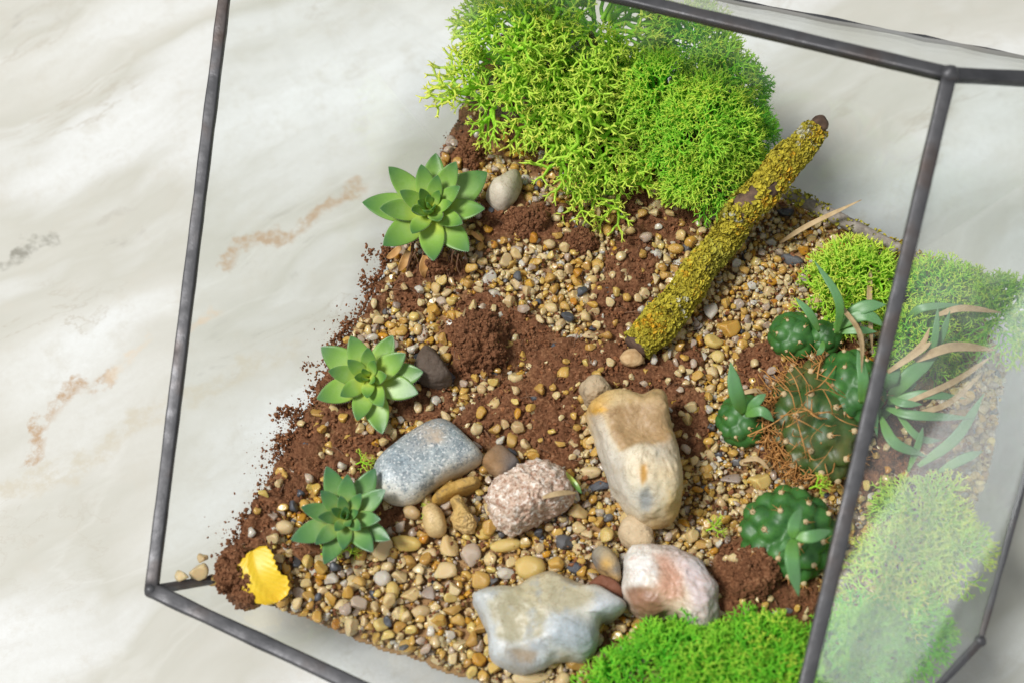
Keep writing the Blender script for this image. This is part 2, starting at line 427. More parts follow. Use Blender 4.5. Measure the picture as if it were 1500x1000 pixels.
ICO1 = ico(1); ICO2 = ico(2); ICO3 = ico(3); ICO4 = ico(4); ICO5 = ico(5); ICO6 = ico(6)
def joint(p, r, seed):
    v = ICO3[0] * (1 + .14 * fbm(ICO3[0] * 1.6 + seed, 3))[:, None]
    o = obj('solder_joint', mesh('solder_joint', v * r, ICO3[1], M['metal']), terr); o.location = p
def pane(pts, m, name='glass_pane', th=.0016):
    pts = np.array(pts, float); n = np.cross(pts[1] - pts[0], pts[2] - pts[0]); n /= np.linalg.norm(n)
    k = len(pts); v = np.concatenate([pts - n * th / 2, pts + n * th / 2])
    side = np.array([[i, (i + 1) % k, k + (i + 1) % k, k + i] for i in range(k)])
    return obj(name, mesh(name, v, np.array([list(range(k))[::-1], list(range(k, 2 * k))]), m, False), terr)
VGk = VG
bar(V0, VL, .0023, .09, seed=1, seg=60); bar(V0, VF, .0025, .09, seed=2, seg=60); bar(VF, VA, .0024, .07, seed=3, seg=60)
bar(VA, VL, .0024, .07, seed=4, seg=60); bar(VA, VK, .0024, .07, seed=5, seg=60); bar(VL, VK, .00085, .5, seg=80, seed=6)
bar(VE, VG, .0011, .25, seg=50, seed=7); bar(VE, VF, .0014, .25, seg=50, seed=8); bar(VG, VK, .0014, .2, seed=9)
bar(V0, B0, .0015, .3, seed=10, name='seam_bar')
for a, b, s in ((B0, B1, 11), (B1, B2, 12), (B2, B3, 13), (B3, B4, 14), (B4, B0, 15)): bar(a, b, .0022, .1, seed=s, name='base_bar', flat=.8)
for p, r, s in ((V0, .0027, 1), (VA, .0033, 2), (VE, .0020, 3), (VL, .0036, 4), (VF, .0036, 5), (VK, .0036, 6), (VG, .0016, 7)): joint(p, r, s)
pane([V0, VL, B1, B0], M['glass']); pane([V0, B0, B4, VF], M['glass'])
pane([VL, VK, B2], M['glass']); pane([VL, B2, B1], M['glass'])
pane([VA, VK, VL], M['glass'])
pane([VA, VF, VE, VG, VK], M['glass_haze'])
pane([VK, VG, B2], M['glass']); pane([VG, VE, B3], M['glass']); pane([VG, B3, B2], M['glass'])
pane([VE, VF, B4], M['glass']); pane([VE, B4, B3], M['glass'])

# ------------------------------------------------------------------ ground relief
OUT_PX = [(316, 850), (330, 820), (440, 610), (560, 400), (650, 215), (722, 84), (800, 70), (960, 150), (1160, 292), (1300, 352), (1425, 420), (1480, 540), (1450, 700), (1400, 830), (1330, 1010), (1260, 1130), (1080, 1135), (860, 1055), (700, 1000), (500, 928), (380, 884)]
OUTLINE = [tuple(P(x, y, ZS)[:2]) for x, y in OUT_PX]
# zones of bare peat between the gravel: x, y, rx, ry in photo pixels
PEAT = [(335, 850, 45, 38), (375, 760, 45, 60), (430, 640, 55, 60), (500, 560, 45, 80), (540, 440, 30, 40), (480, 690, 40, 30), (600, 430, 26, 30), (530, 650, 60, 26),
        (690, 215, 36, 40), (735, 320, 45, 40), (800, 335, 60, 34), (640, 400, 50, 22), (700, 500, 62, 78), (760, 500, 60, 50), (960, 320, 80, 40), (925, 385, 45, 60), (900, 455, 45, 50),
        (860, 545, 95, 45), (760, 610, 95, 50), (960, 560, 60, 40), (1010, 620, 32, 60), (690, 630, 40, 24), (820, 660, 40, 36), (620, 590, 55, 28), (1110, 535, 38, 36), (1100, 840, 66, 70), (1060, 880, 40, 50),
        (1160, 880, 50, 60), (1160, 640, 55, 60), (1000, 200, 90, 90), (820, 150, 160, 120), (1200, 560, 70, 110), (800, 730, 22, 26), (420, 720, 30, 30), (1300, 640, 90, 110), (880, 960, 30, 40), (560, 720, 60, 50), (1010, 530, 26, 26), (450, 800, 26, 20)]
def peat_w(x, y):
    x = np.asarray(x, float); y = np.asarray(y, float)
    px, py = proj(np.stack([x, y, np.full(x.shape, ZS)], -1))
    n = fbm(np.stack([x * 90, y * 90, x * 0], -1).reshape(-1, 3), 4).reshape(x.shape)
    w = np.full(x.shape, -1.0)
    for a, b, rx, ry in PEAT: w = np.maximum(w, 1.0 - ((px - a) / rx) ** 2 - ((py - b) / ry) ** 2)
    return smooth(-.25, .45, w + n * .55)
BUMPS = [(700, 505, 50, .004), (800, 330, 70, .004), (835, 115, 150, .026), (1010, 190, 110, .012), (720, 330, 60, .004), (640, 400, 50, .003), (1200, 590, 90, .006), (560, 790, 120, -.002), (1120, 420, 120, -.003), (1100, 860, 70, .006), (620, 900, 160, -.003), (820, 560, 120, .003), (390, 740, 60, .003)]
BUMPS = [(*P(a, b, ZS)[:2], c * MM, h) for a, b, c, h in BUMPS]
def ground(x, y):
    x = np.asarray(x, float); y = np.asarray(y, float)
    z = np.full(x.shape, ZS)
    for a, b, c, h in BUMPS: z = z + h * np.exp(-((x - a) ** 2 + (y - b) ** 2) / (c * c))
    z = z + .0016 * fbm(np.stack([x * 38, y * 38, x * 0 + 3], -1).reshape(-1, 3), 3).reshape(x.shape)
    return z
_gx = np.linspace(-.16, .26, 421); _gy = np.linspace(-.24, .20, 441)
_gz = ground(*np.meshgrid(_gx, _gy)).tolist()
def ground1(x, y):
    u = min(max((x + .16) / .001, 0), 418.99); v = min(max((y + .24) / .001, 0), 438.99); i = int(u); j = int(v); u -= i; v -= j
    return (_gz[j][i] * (1 - u) + _gz[j][i + 1] * u) * (1 - v) + (_gz[j + 1][i] * (1 - u) + _gz[j + 1][i + 1] * u) * v
def G(px, py, dz=0.0):
    z = ZS
    for _ in range(4):
        p = P(px, py, z + dz); z = ground1(p[0], p[1])
    return np.array([p[0], p[1], z])

def build_soil():
    st = .00062
    xs = np.arange(-.13, .215, st); ys = np.arange(-.185, .145, st)
    X, Y = np.meshgrid(xs, ys); sh = X.shape
    d = poly_dist(X, Y, OUTLINE); ins = in_poly(X, Y, OUTLINE)
    nn = fbm(np.stack([X * 150, Y * 150, X * 0], -1).reshape(-1, 3), 4).reshape(sh)
    nn2 = fbm(np.stack([X * 55, Y * 55, X * 0 + 8], -1).reshape(-1, 3), 3).reshape(sh)
    keep = ins & (d > .0008 + .0020 * nn + .0016 * nn2)
    w = peat_w(X, Y)
    fine = fbm(np.stack([X * 330, Y * 330, X * 0 + 9], -1).reshape(-1, 3), 4).reshape(sh)
    fine2 = np.abs(fbm(np.stack([X * 900, Y * 900, X * 0 + 4], -1).reshape(-1, 3), 2).reshape(sh))
    Z = ground(X, Y) - .0015 * (1 - w) + w * (.0016 + .0021 * fine + .0012 * fine2)
    idx = np.full(sh, -1); 
    c = keep[:-1, :-1] & keep[1:, :-1] & keep[:-1, 1:] & keep[1:, 1:]
    a, b = np.nonzero(c)
    q = np.stack([a * sh[1] + b, a * sh[1] + b + 1, (a + 1) * sh[1] + b + 1, (a + 1) * sh[1] + b], -1)
    used = np.unique(q); remap = np.full(sh[0] * sh[1], -1); remap[used] = np.arange(len(used)); q = remap[q]
    Vv = np.stack([X, Y, Z], -1).reshape(-1, 3)[used]; g = (1 - w).reshape(-1)[used]
    e = np.concatenate([q[:, [0, 1]], q[:, [1, 2]], q[:, [2, 3]], q[:, [3, 0]]])
    key = np.sort(e, 1); key = key[:, 0] * len(used) + key[:, 1]
    u, inv, cnt = np.unique(key, return_inverse=True, return_counts=True)
    be = e[cnt[inv] == 1]
    bv = np.unique(be); low = Vv[bv].copy(); cen = np.array([.05, -.03])
    mid = low.copy(); mid[:, :2] = cen + (mid[:, :2] - cen) * .62; mid[:, 2] = .028
    low[:, :2] = cen + (low[:, :2] - cen) * .28; low[:, 2] = .0055
    n0 = len(Vv); m = np.full(n0, -1); m[bv] = np.arange(len(bv))
    s1 = np.stack([be[:, 1], be[:, 0], n0 + m[be[:, 0]], n0 + m[be[:, 1]]], -1)
    s2 = s1.copy(); s2[:, 0] = s1[:, 3]; s2[:, 1] = s1[:, 2]; s2[:, 2] = s1[:, 2] + len(bv); s2[:, 3] = s1[:, 3] + len(bv)
    Vv = np.concatenate([Vv, mid, low]); g = np.concatenate([g, np.zeros(2 * len(bv))])
    me = mesh('potting_soil', Vv, np.concatenate([q, s1, s2]), M['soil'], True, {'grit': g})
    obj('potting_soil', me, None, 'reddish brown crumbly peat soil filling the terrarium', 'soil', kind='stuff')
build_soil()

# ------------------------------------------------------------------ stones with their own outlines
def catmull(pts, n):
    pts = np.array(pts, float); k = len(pts); out = []
    per = max(2, n // k)
    for i in range(k):
        p0, p1, p2, p3 = pts[i - 1], pts[i], pts[(i + 1) % k], pts[(i + 2) % k]
        for t in np.arange(per) / per:
            out.append(.5 * ((2 * p1) + (p2 - p0) * t + (2 * p0 - 5 * p1 + 4 * p2 - p3) * t * t + (3 * p1 - p0 - 3 * p2 + p3) * t ** 3))
    return np.array(out)
STONE_POLYS = []
def stone(name, label, outl, h, mat, colours, relief=(), edge=2.4, rings=44, nz=.05, nscale=130, sink=.25, lift=0.0, cat='stone', group=None, seed=0, round_=.5, zones=()):
    """outl: silhouette seen in the photo; h: height above the bed; relief: (px,py,dh as share of h) control points; colours: (px,py,rgb)"""
    cpx = np.mean(outl, 0); base = G(*cpx); z0 = base[2] + lift
    zm = z0 + h * .35
    o2 = catmull(outl, 150)
    loop = np.array([P(x, y, zm) for x, y in o2]); c = loop.mean(0); N = len(loop)
    STONE_POLYS.append([tuple(q) for q in loop[:, :2]])
    rs = np.sin(np.linspace(0, 1, rings + 1)[1:] * math.pi / 2)
    XY = c[None, None, :2] + (loop[None, :, :2] - c[:2]) * rs[:, None, None]
    dome = (1 - rs ** edge) ** round_
    def rbf(px, py, pts, vals):
        pts = np.array(pts, float); vals = np.array(vals, float); n = len(pts)
        D = np.hypot(pts[:, None, 0] - pts[None, :, 0], pts[:, None, 1] - pts[None, :, 1])
        A = np.ones((n + 1, n + 1)); A[:n, :n] = np.sqrt(D * D + 9) + np.eye(n) * -2.0; A[n, n] = 0
        y = np.zeros((n + 1,) + vals.shape[1:]); y[:n] = vals; w = np.linalg.solve(A, y)
        Q = np.sqrt((px[..., None] - pts[:, 0]) ** 2 + (py[..., None] - pts[:, 1]) ** 2 + 9)
        return np.clip(Q @ w[:n] + w[n], vals.min(0), vals.max(0))
    Zt = np.repeat(dome[:, None], N, 1) * h * .65
    p3 = np.stack([XY[..., 0], XY[..., 1], np.full(XY.shape[:2], zm) + Zt], -1)
    px, py = proj(p3)
    if relief:
        Zt = Zt * (1 + .36 * rbf(px, py, [q[:2] for q in relief], [q[2] for q in relief]))
    def zone_w(px, py, zn):
        dz = poly_dist(px, py, zn[0]); return smooth(-zn[2] * 1.15, zn[2] * 1.15, np.where(in_poly(px, py, zn[0]), dz, -dz))
    for zn in zones: Zt = Zt + zone_w(px, py, zn) * zn[1] * .10 * h * np.minimum(1, np.repeat(dome[:, None], N, 1) * 1.6)
    top = np.stack([XY[..., 0], XY[..., 1], zm + Zt], -1).reshape(-1, 3)
    bot = np.stack([XY[:-1, :, 0], XY[:-1, :, 1], np.repeat((zm - dome[:-1, None] * h * (.35 + sink)), N, 1)], -1).reshape(-1, 3)
    hc = h * .65 * (1 + (relief and rbf(np.array([px[0].mean()]), np.array([py[0].mean()]), [q[:2] for q in relief], [q[2] for q in relief])[0] or 0))
    hc = float(Zt[0].mean())
    Vv = np.concatenate([top, bot, [[c[0], c[1], zm + hc], [c[0], c[1], zm - h * (.35 + sink)]]])
    nrm = Vv - np.array([c[0], c[1], zm]); nrm /= np.linalg.norm(nrm, axis=1)[:, None] + 1e-9
    amp = nz * h
    Vv = Vv + nrm * (amp * (fbm(Vv * nscale + seed, 4) + .55 * (.35 - np.abs(fbm(Vv * nscale * 2.3 + seed + 5, 4)))))[:, None]
    j = np.arange(N); k = (j + 1) % N; T = rings; F = []
    for r in range(T - 1): F.append(np.stack([r * N + j, (r + 1) * N + j, (r + 1) * N + k, r * N + k], -1))
    off = T * N
    for r in range(T - 2): F.append(np.stack([off + r * N + k, off + (r + 1) * N + k, off + (r + 1) * N + j, off + r * N + j], -1))
    F.append(np.stack([off + (T - 2) * N + k, (T - 1) * N + k, (T - 1) * N + j, off + (T - 2) * N + j], -1))
    tri = np.concatenate([np.stack([np.full(N, len(Vv) - 2), j, k], -1), np.stack([np.full(N, len(Vv) - 1), off + k, off + j], -1)])
    px, py = proj(Vv)
    wx = 5 * fbm(Vv * 260 + 31, 3); wy = 5 * fbm(Vv * 260 + 77, 3)
    cols = rbf(px + wx, py + wy, [q[:2] for q in colours], [q[2] for q in colours])
    for zn in zones:
        if zn[3] is not None:
            w = zone_w(px + wx * .6, py + wy * .6, (zn[0], 0, zn[2] * .8))[:, None] * (zn[4] if len(zn) > 4 else 1); cols = cols * (1 - w) + np.array(zn[3]) * w
    cols = np.clip(cols, 0, 1) ** 1.15 * 1.0
    org = np.array([c[0], c[1], z0])
    o = obj(name, mesh(name, Vv - org, [np.concatenate(F), tri], mat, True, None, cols), None, label, cat, group)
    o.location = org
    return o
z5 = lambda p: [(500 + x / 4.547, 200 + y / 4.547) for x, y in p]
z6 = lambda p: [(420 + x / 2.439, 430 + y / 2.439) for x, y in p]
z7 = lambda p: [(680 + x / 2.175, 540 + y / 2.175) for x, y in p]
z7c = lambda p: [(680 + x / 2.175, 540 + y / 2.175, c) for x, y, c in p]
m_speck = mat_stone('speckled_granite', [((.13, .17, .19), .50, .60, .6, 170), ((.12, .15, .17), .52, .60, .75, 900), ((.82, .82, .78), .56, .63, .55, 1100)], .45, .12, gate=True)
m_gran = mat_stone('pink_granite', [((.30, .14, .08), .52, .58, .8, 700), ((.86, .80, .72), .54, .60, .8, 520), ((.34, .24, .16), .55, .60, .7, 1100)], .7, .9, 420)
m_flint = mat_stone('polished_flint', [((.60, .38, .10), .60, .68, .45, 110)], .50, .30, 420, coat=0, grain=1)
m_agate = mat_stone('agate', [((.50, .28, .20), .60, .70, .45, 160)], .42, .2, 300, veins=((.45, .27, .18), 60, .02, .4), coat=.0, grain=1)
m_grey = mat_stone('grey_flint', [((.32, .36, .39), .54, .66, .55, 110)], .42, .25, 420, coat=.04, grain=1)
m_rough = mat_stone('rough_stone', [((.10, .07, .05), .56, .66, .5, 300)], .75, .7, 420)
WH, CR, TN = (.76, .70, .57), (.68, .54, .32), (.46, .31, .16)
stone('speckled_stone', 'smooth grey and white speckled stone between the houseleeks', z6([(310, 640), (330, 590), (400, 530), (460, 490), (520, 460), (570, 457), (620, 490), (660, 530), (697, 570), (697, 600), (650, 630), (580, 665), (520, 700), (460, 745), (400, 752), (350, 735), (320, 695)]), .014, m_speck,
      [(640, 650, (.36, .42, .44)), (590, 680, (.32, .38, .41)), (560, 700, (.46, .51, .52)), (660, 630, (.32, .38, .40)), (680, 660, (.40, .44, .45)), (620, 705, (.44, .48, .48)), (700, 680, (.72, .64, .50)), (650, 708, (.74, .66, .52)), (610, 735, (.72, .68, .58)), (575, 736, (.74, .70, .60)), (640, 645, (.56, .44, .32)), (555, 715, (.70, .68, .60))], nz=.02, edge=5, round_=.5)
stone('flint_stone', 'large angular cream and tan flint standing out of the gravel', z7([(393, 150), (400, 120), (440, 97), (500, 92), (560, 105), (600, 93), (635, 110), (650, 160), (668, 240), (685, 320), (692, 390), (685, 440), (660, 480), (610, 497), (560, 485), (520, 450), (490, 400), (460, 340), (435, 270), (415, 210)]), .026, m_flint,
      z7c([(480, 110, CR), (430, 130, (.66, .42, .12)), (520, 170, TN), (600, 160, (.52, .39, .24)), (620, 210, TN), (500, 220, (.60, .48, .30)), (440, 190, (.70, .60, .42)), (455, 250, (.66, .62, .52)), (540, 255, WH), (620, 260, (.70, .66, .56)), (480, 320, (.58, .56, .50)), (560, 350, (.72, .66, .52)), (572, 330, (.58, .34, .08)), (620, 360, (.72, .64, .46)), (580, 420, (.42, .43, .42)), (630, 440, (.74, .66, .48)), (540, 440, WH), (670, 450, (.60, .42, .18)), (600, 485, CR)]),
      [(*z7([(520, 170)])[0], -.22), (*z7([(600, 180)])[0], -.20), (*z7([(455, 200)])[0], .10), (*z7([(500, 245)])[0], .06), (*z7([(590, 235)])[0], .04), (*z7([(570, 320)])[0], .32), (*z7([(620, 340)])[0], .15), (*z7([(590, 400)])[0], -.05), (*z7([(575, 425)])[0], -.28), (*z7([(500, 350)])[0], -.10), (*z7([(630, 430)])[0], .12), (*z7([(440, 120)])[0], .2), (*z7([(640, 120)])[0], .25), (*z7([(540, 460)])[0], .05)], edge=4.5, nz=.05, nscale=160, seed=3, round_=.40, zones=[
      (z7([(445, 120), (560, 112), (628, 120), (652, 225), (600, 232), (545, 235), (500, 262), (478, 230)]), -.20, 5, (.46, .32, .17)),
      (z7([(398, 150), (440, 140), (470, 235), (500, 330), (530, 440), (500, 420), (450, 320), (415, 220)]), -.12, 6, (.70, .66, .58), .7),
      (z7([(515, 265), (560, 240), (610, 250), (625, 300), (610, 350), (570, 385), (535, 380), (515, 330)]), .17, 6, (.76, .70, .54), .6),
      (z7([(562, 395), (585, 380), (600, 410), (590, 450), (565, 445)]), -.30, 5, (.36, .38, .38), .8),
      (z7([(562, 305), (580, 300), (582, 350), (566, 372), (558, 340)]), -.05, 4, (.58, .32, .06), .9),
      (z7([(405, 132), (450, 118), (458, 128), (412, 145)]), 0, 3, (.70, .42, .08), .9),
      (z7([(650, 400), (690, 400), (688, 450), (655, 480), (640, 450)]), .05, 5, (.60, .44, .20), .6)])
stone('granite_pebble', 'rough pink and white granite pebble beside the speckled stone', z7([(75, 420), (95, 370), (140, 340), (200, 310), (260, 305), (310, 325), (340, 370), (345, 400), (330, 440), (290, 465), (240, 480), (190, 510), (150, 527), (115, 510), (85, 465)]), .021, m_gran,
      z7c([(150, 400, (.66, .52, .42)), (250, 360, (.70, .58, .48)), (300, 400, (.56, .42, .33)), (150, 490, (.66, .54, .44)), (220, 440, (.60, .44, .34))]), nz=.10, nscale=330, seed=8, round_=.55, edge=2.6)
stone('agate_pebble', 'white and pinkish banded agate pebble behind the front moss', z7([(505, 640), (515, 600), (545, 572), (600, 567), (660, 575), (720, 600), (770, 640), (800, 700), (810, 760), (800, 810), (770, 845), (740, 850), (700, 815), (650, 790), (590, 795), (540, 770), (510, 720), (505, 680)]), .019, m_agate,
      z7c([(550, 640, (.80, .79, .76)), (600, 600, (.74, .66, .58)), (640, 640, (.62, .42, .32)), (660, 680, (.64, .44, .32)), (720, 640, (.74, .68, .68)), (770, 720, (.66, .58, .58)), (740, 800, (.76, .70, .66)), (560, 740, (.42, .28, .20)), (620, 760, (.50, .36, .26)), (700, 720, (.72, .60, .46)), (520, 690, (.76, .72, .66))]), [(*z7([(640, 650)])[0], -.12), (*z7([(560, 640)])[0], .15), (*z7([(700, 740)])[0], -.25), (*z7([(600, 745)])[0], -.2), (*z7([(750, 680)])[0], .12)], edge=3.6, nz=.07, nscale=170, seed=12, round_=.45, zones=[
      (z7([(512, 700), (560, 690), (620, 720), (640, 780), (590, 790), (540, 765)]), -.12, 6, (.34, .19, .12), .85),
      (z7([(600, 590), (640, 600), (690, 660), (700, 720), (650, 740), (620, 700), (640, 650)]), -.08, 7, (.60, .34, .24), .7),
      (z7([(530, 600), (590, 585), (620, 640), (600, 690), (530, 680)]), .08, 7, (.80, .79, .77), .8),
      (z7([(690, 610), (750, 650), (785, 720), (790, 790), (745, 780), (715, 700)]), .05, 7, (.66, .57, .58), .7)])
GF, GW = (.48, .44, .29), (.58, .62, .64)
stone('grey_flint', 'glossy grey flint with olive hollows lying beside the front moss', z7([(28, 735), (60, 710), (110, 700), (160, 700), (220, 670), (280, 655), (360, 690), (430, 700), (490, 735), (512, 762), (480, 795), (435, 810), (425, 860), (415, 900), (380, 930), (330, 925), (290, 930), (250, 952), (180, 970), (120, 950), (80, 910), (75, 850), (55, 790)]), .019, m_grey,
      z7c([(50, 740, GW), (140, 740, GF), (150, 800, (.56, .51, .37)), (200, 830, (.52, .49, .38)), (250, 760, (.66, .62, .48)), (300, 690, (.66, .60, .44)), (360, 710, (.62, .57, .43)), (290, 785, GW), (90, 860, GW), (100, 930, GW), (170, 880, (.55, .56, .52)), (190, 915, (.34, .27, .20)), (240, 930, GW), (230, 870, GW), (300, 830, GW), (340, 840, (.36, .42, .46)), (380, 880, (.50, .55, .58)), (450, 740, (.64, .67, .69)), (500, 760, GW), (390, 780, (.62, .62, .56)), (320, 900, (.62, .6, .52))]),
      [(*z7([(150, 790)])[0], -.30), (*z7([(200, 830)])[0], -.35), (*z7([(60, 740)])[0], .30), (*z7([(120, 720)])[0], .10), (*z7([(250, 780)])[0], .15), (*z7([(330, 780)])[0], .22), (*z7([(420, 745)])[0], .20), (*z7([(300, 700)])[0], -.15), (*z7([(370, 725)])[0], -.20), (*z7([(95, 850)])[0], .05), (*z7([(240, 850)])[0], .10), (*z7([(310, 830)])[0], .45), (*z7([(370, 840)])[0], .35), (*z7([(185, 905)])[0], -.65), (*z7([(260, 900)])[0], -.35), (*z7([(110, 930)])[0], .10)], edge=4.5, nz=.05, nscale=110, seed=5, round_=.40, zones=[
      (z7([(75, 725), (160, 712), (230, 745), (262, 790), (240, 850), (150, 868), (105, 850), (90, 790)]), -.22, 6, (.42, .39, .26), .85),
      (z7([(200, 690), (280, 665), (360, 700), (430, 712), (380, 750), (300, 775), (250, 745)]), -.20, 6, (.50, .46, .32), .8),
      (z7([(265, 830), (300, 800), (360, 795), (405, 820), (405, 870), (350, 895), (290, 885)]), .16, 9, (.44, .50, .54), .7),
      (z7([(135, 895), (180, 885), (235, 905), (225, 935), (170, 935)]), -.34, 5, (.40, .33, .24), .85),
      (z7([(430, 735), (480, 740), (500, 765), (450, 780), (400, 775)]), .10, 6, (.62, .66, .70), .8)])
stone('flint_flake', 'thin pale beige stone flake below the large flint', z7([(488, 515), (510, 480), (550, 470), (590, 485), (603, 550), (590, 575), (540, 577), (500, 550)]), .009, m_rough, z7c([(540, 520, (.62, .50, .34)), (560, 560, (.58, .46, .30))]), edge=5, nz=.08)
stone('slate_chip', 'flat brown slate chip between speckled stone and granite', z7([(55, 295), (105, 245), (150, 270), (178, 312), (120, 355), (90, 335)]), .008, m_rough, z7c([(100, 280, (.30, .19, .10)), (150, 315, (.16, .15, .15)), (110, 320, (.34, .22, .12))]), edge=6, nz=.06)
stone('beige_stone', 'small blocky beige stone touching the top of the large flint', z7([(375, 65), (400, 37), (430, 40), (468, 80), (460, 100), (410, 122), (380, 100)]), .013, m_rough, z7c([(420, 70, (.50, .40, .27)), (440, 90, (.44, .34, .22))]), edge=3.5, nz=.1)
stone('dark_stone', 'dark brown angular stone at the right of the middle houseleek', z6([(452, 262), (490, 200), (530, 215), (592, 300), (560, 332), (500, 327), (460, 300)]), .013, m_rough, [(630, 530, (.13, .095, .07)), (640, 555, (.16, .125, .10))], edge=4, nz=.08)
stone('white_pebble', 'smooth pale grey pebble beside the highest houseleek under the moss', z5([(965, 390), (1000, 330), (1060, 300), (1140, 255), (1190, 260), (1205, 310), (1190, 370), (1150, 440), (1090, 485), (1030, 475), (980, 430)]), .014, m_flint, [(735, 280, (.62, .57, .46)), (755, 262, (.50, .46, .35)), (730, 295, (.66, .60, .50))], nz=.02)
stone('ochre_splinter', 'long ochre yellow stone splinter below the speckled stone', z6([(520, 730), (560, 695), (640, 665), (685, 660), (687, 690), (640, 715), (560, 750), (525, 752)]), .010, m_rough, [(670, 715, (.52, .33, .09)), (690, 705, (.56, .38, .13)), (645, 730, (.50, .32, .08))], edge=4, nz=.08)
stone('ochre_nugget', 'knobbly ochre nugget below the yellow splinter', z6([(585, 745), (600, 725), (620, 727), (640, 765), (660, 800), (675, 820), (668, 848), (635, 852), (605, 840), (590, 810), (600, 780)]), .012, m_rough, [(672, 750, (.60, .42, .16)), (685, 770, (.66, .48, .22))], nz=.12, nscale=280)
stone('cream_pebble', 'smooth cream oval pebble left of the ochre nugget', z6([(485, 770), (500, 752), (530, 752), (560, 785), (573, 835), (555, 865), (510, 862), (488, 820)]), .010, m_flint, [(640, 760, (.70, .54, .29)), (630, 745, (.66, .50, .26))], nz=.03)
stone('banded_stone', 'grey stone with orange streaks between ochre pebble and agate', z7([(405, 590), (425, 565), (455, 570), (485, 600), (500, 650), (490, 682), (460, 665), (425, 640)]), .011, m_rough, z7c([(430, 590, (.38, .33, .24)), (450, 620, (.66, .42, .12)), (480, 640, (.30, .29, .27)), (420, 620, (.24, .23, .22)), (475, 670, (.62, .40, .14))]), nz=.08)
stone('clay_shard', 'reddish brown shard tucked behind the grey flint', z7([(395, 690), (430, 660), (480, 680), (508, 715), (500, 735), (440, 712)]), .010, m_rough, z7c([(450, 690, (.24, .10, .055))]), edge=4, nz=.05)

# ------------------------------------------------------------------ pebbles
def pebble_shape(seed):
    r = np.random.default_rng(seed); v = ICO3[0].copy()
    n = r.integers(4, 12)
    for _ in range(n):
        d = r.normal(size=3); d /= np.linalg.norm(d); k = r.uniform(.42, .80)
        s = v @ d; over = np.maximum(0, s - k); v = v - d * over[:, None] * .97
    v = v * (1 + .20 * fbm(v * 1.3 + seed * 7.7, 3))[:, None]
    v *= np.array([r.uniform(.95, 1.3), r.uniform(.78, 1.0), r.uniform(.62, .88)])
    return v / np.abs(v[:, :2]).max() 
SHAPES = [pebble_shape(100 + i) for i in range(18)]
CLS = ['cream', 'honey', 'amber', 'white', 'grey', 'slate', 'yellow']
PROB = np.array([.40, .28, .07, .06, .095, .022, .065]); PROB = PROB / PROB.sum()
PMESH = {}
def pebble_mesh(si, cls):
    if (si, cls) not in PMESH: PMESH[(si, cls)] = mesh('pebble', SHAPES[si], ICO3[1], M[cls])
    return PMESH[(si, cls)]
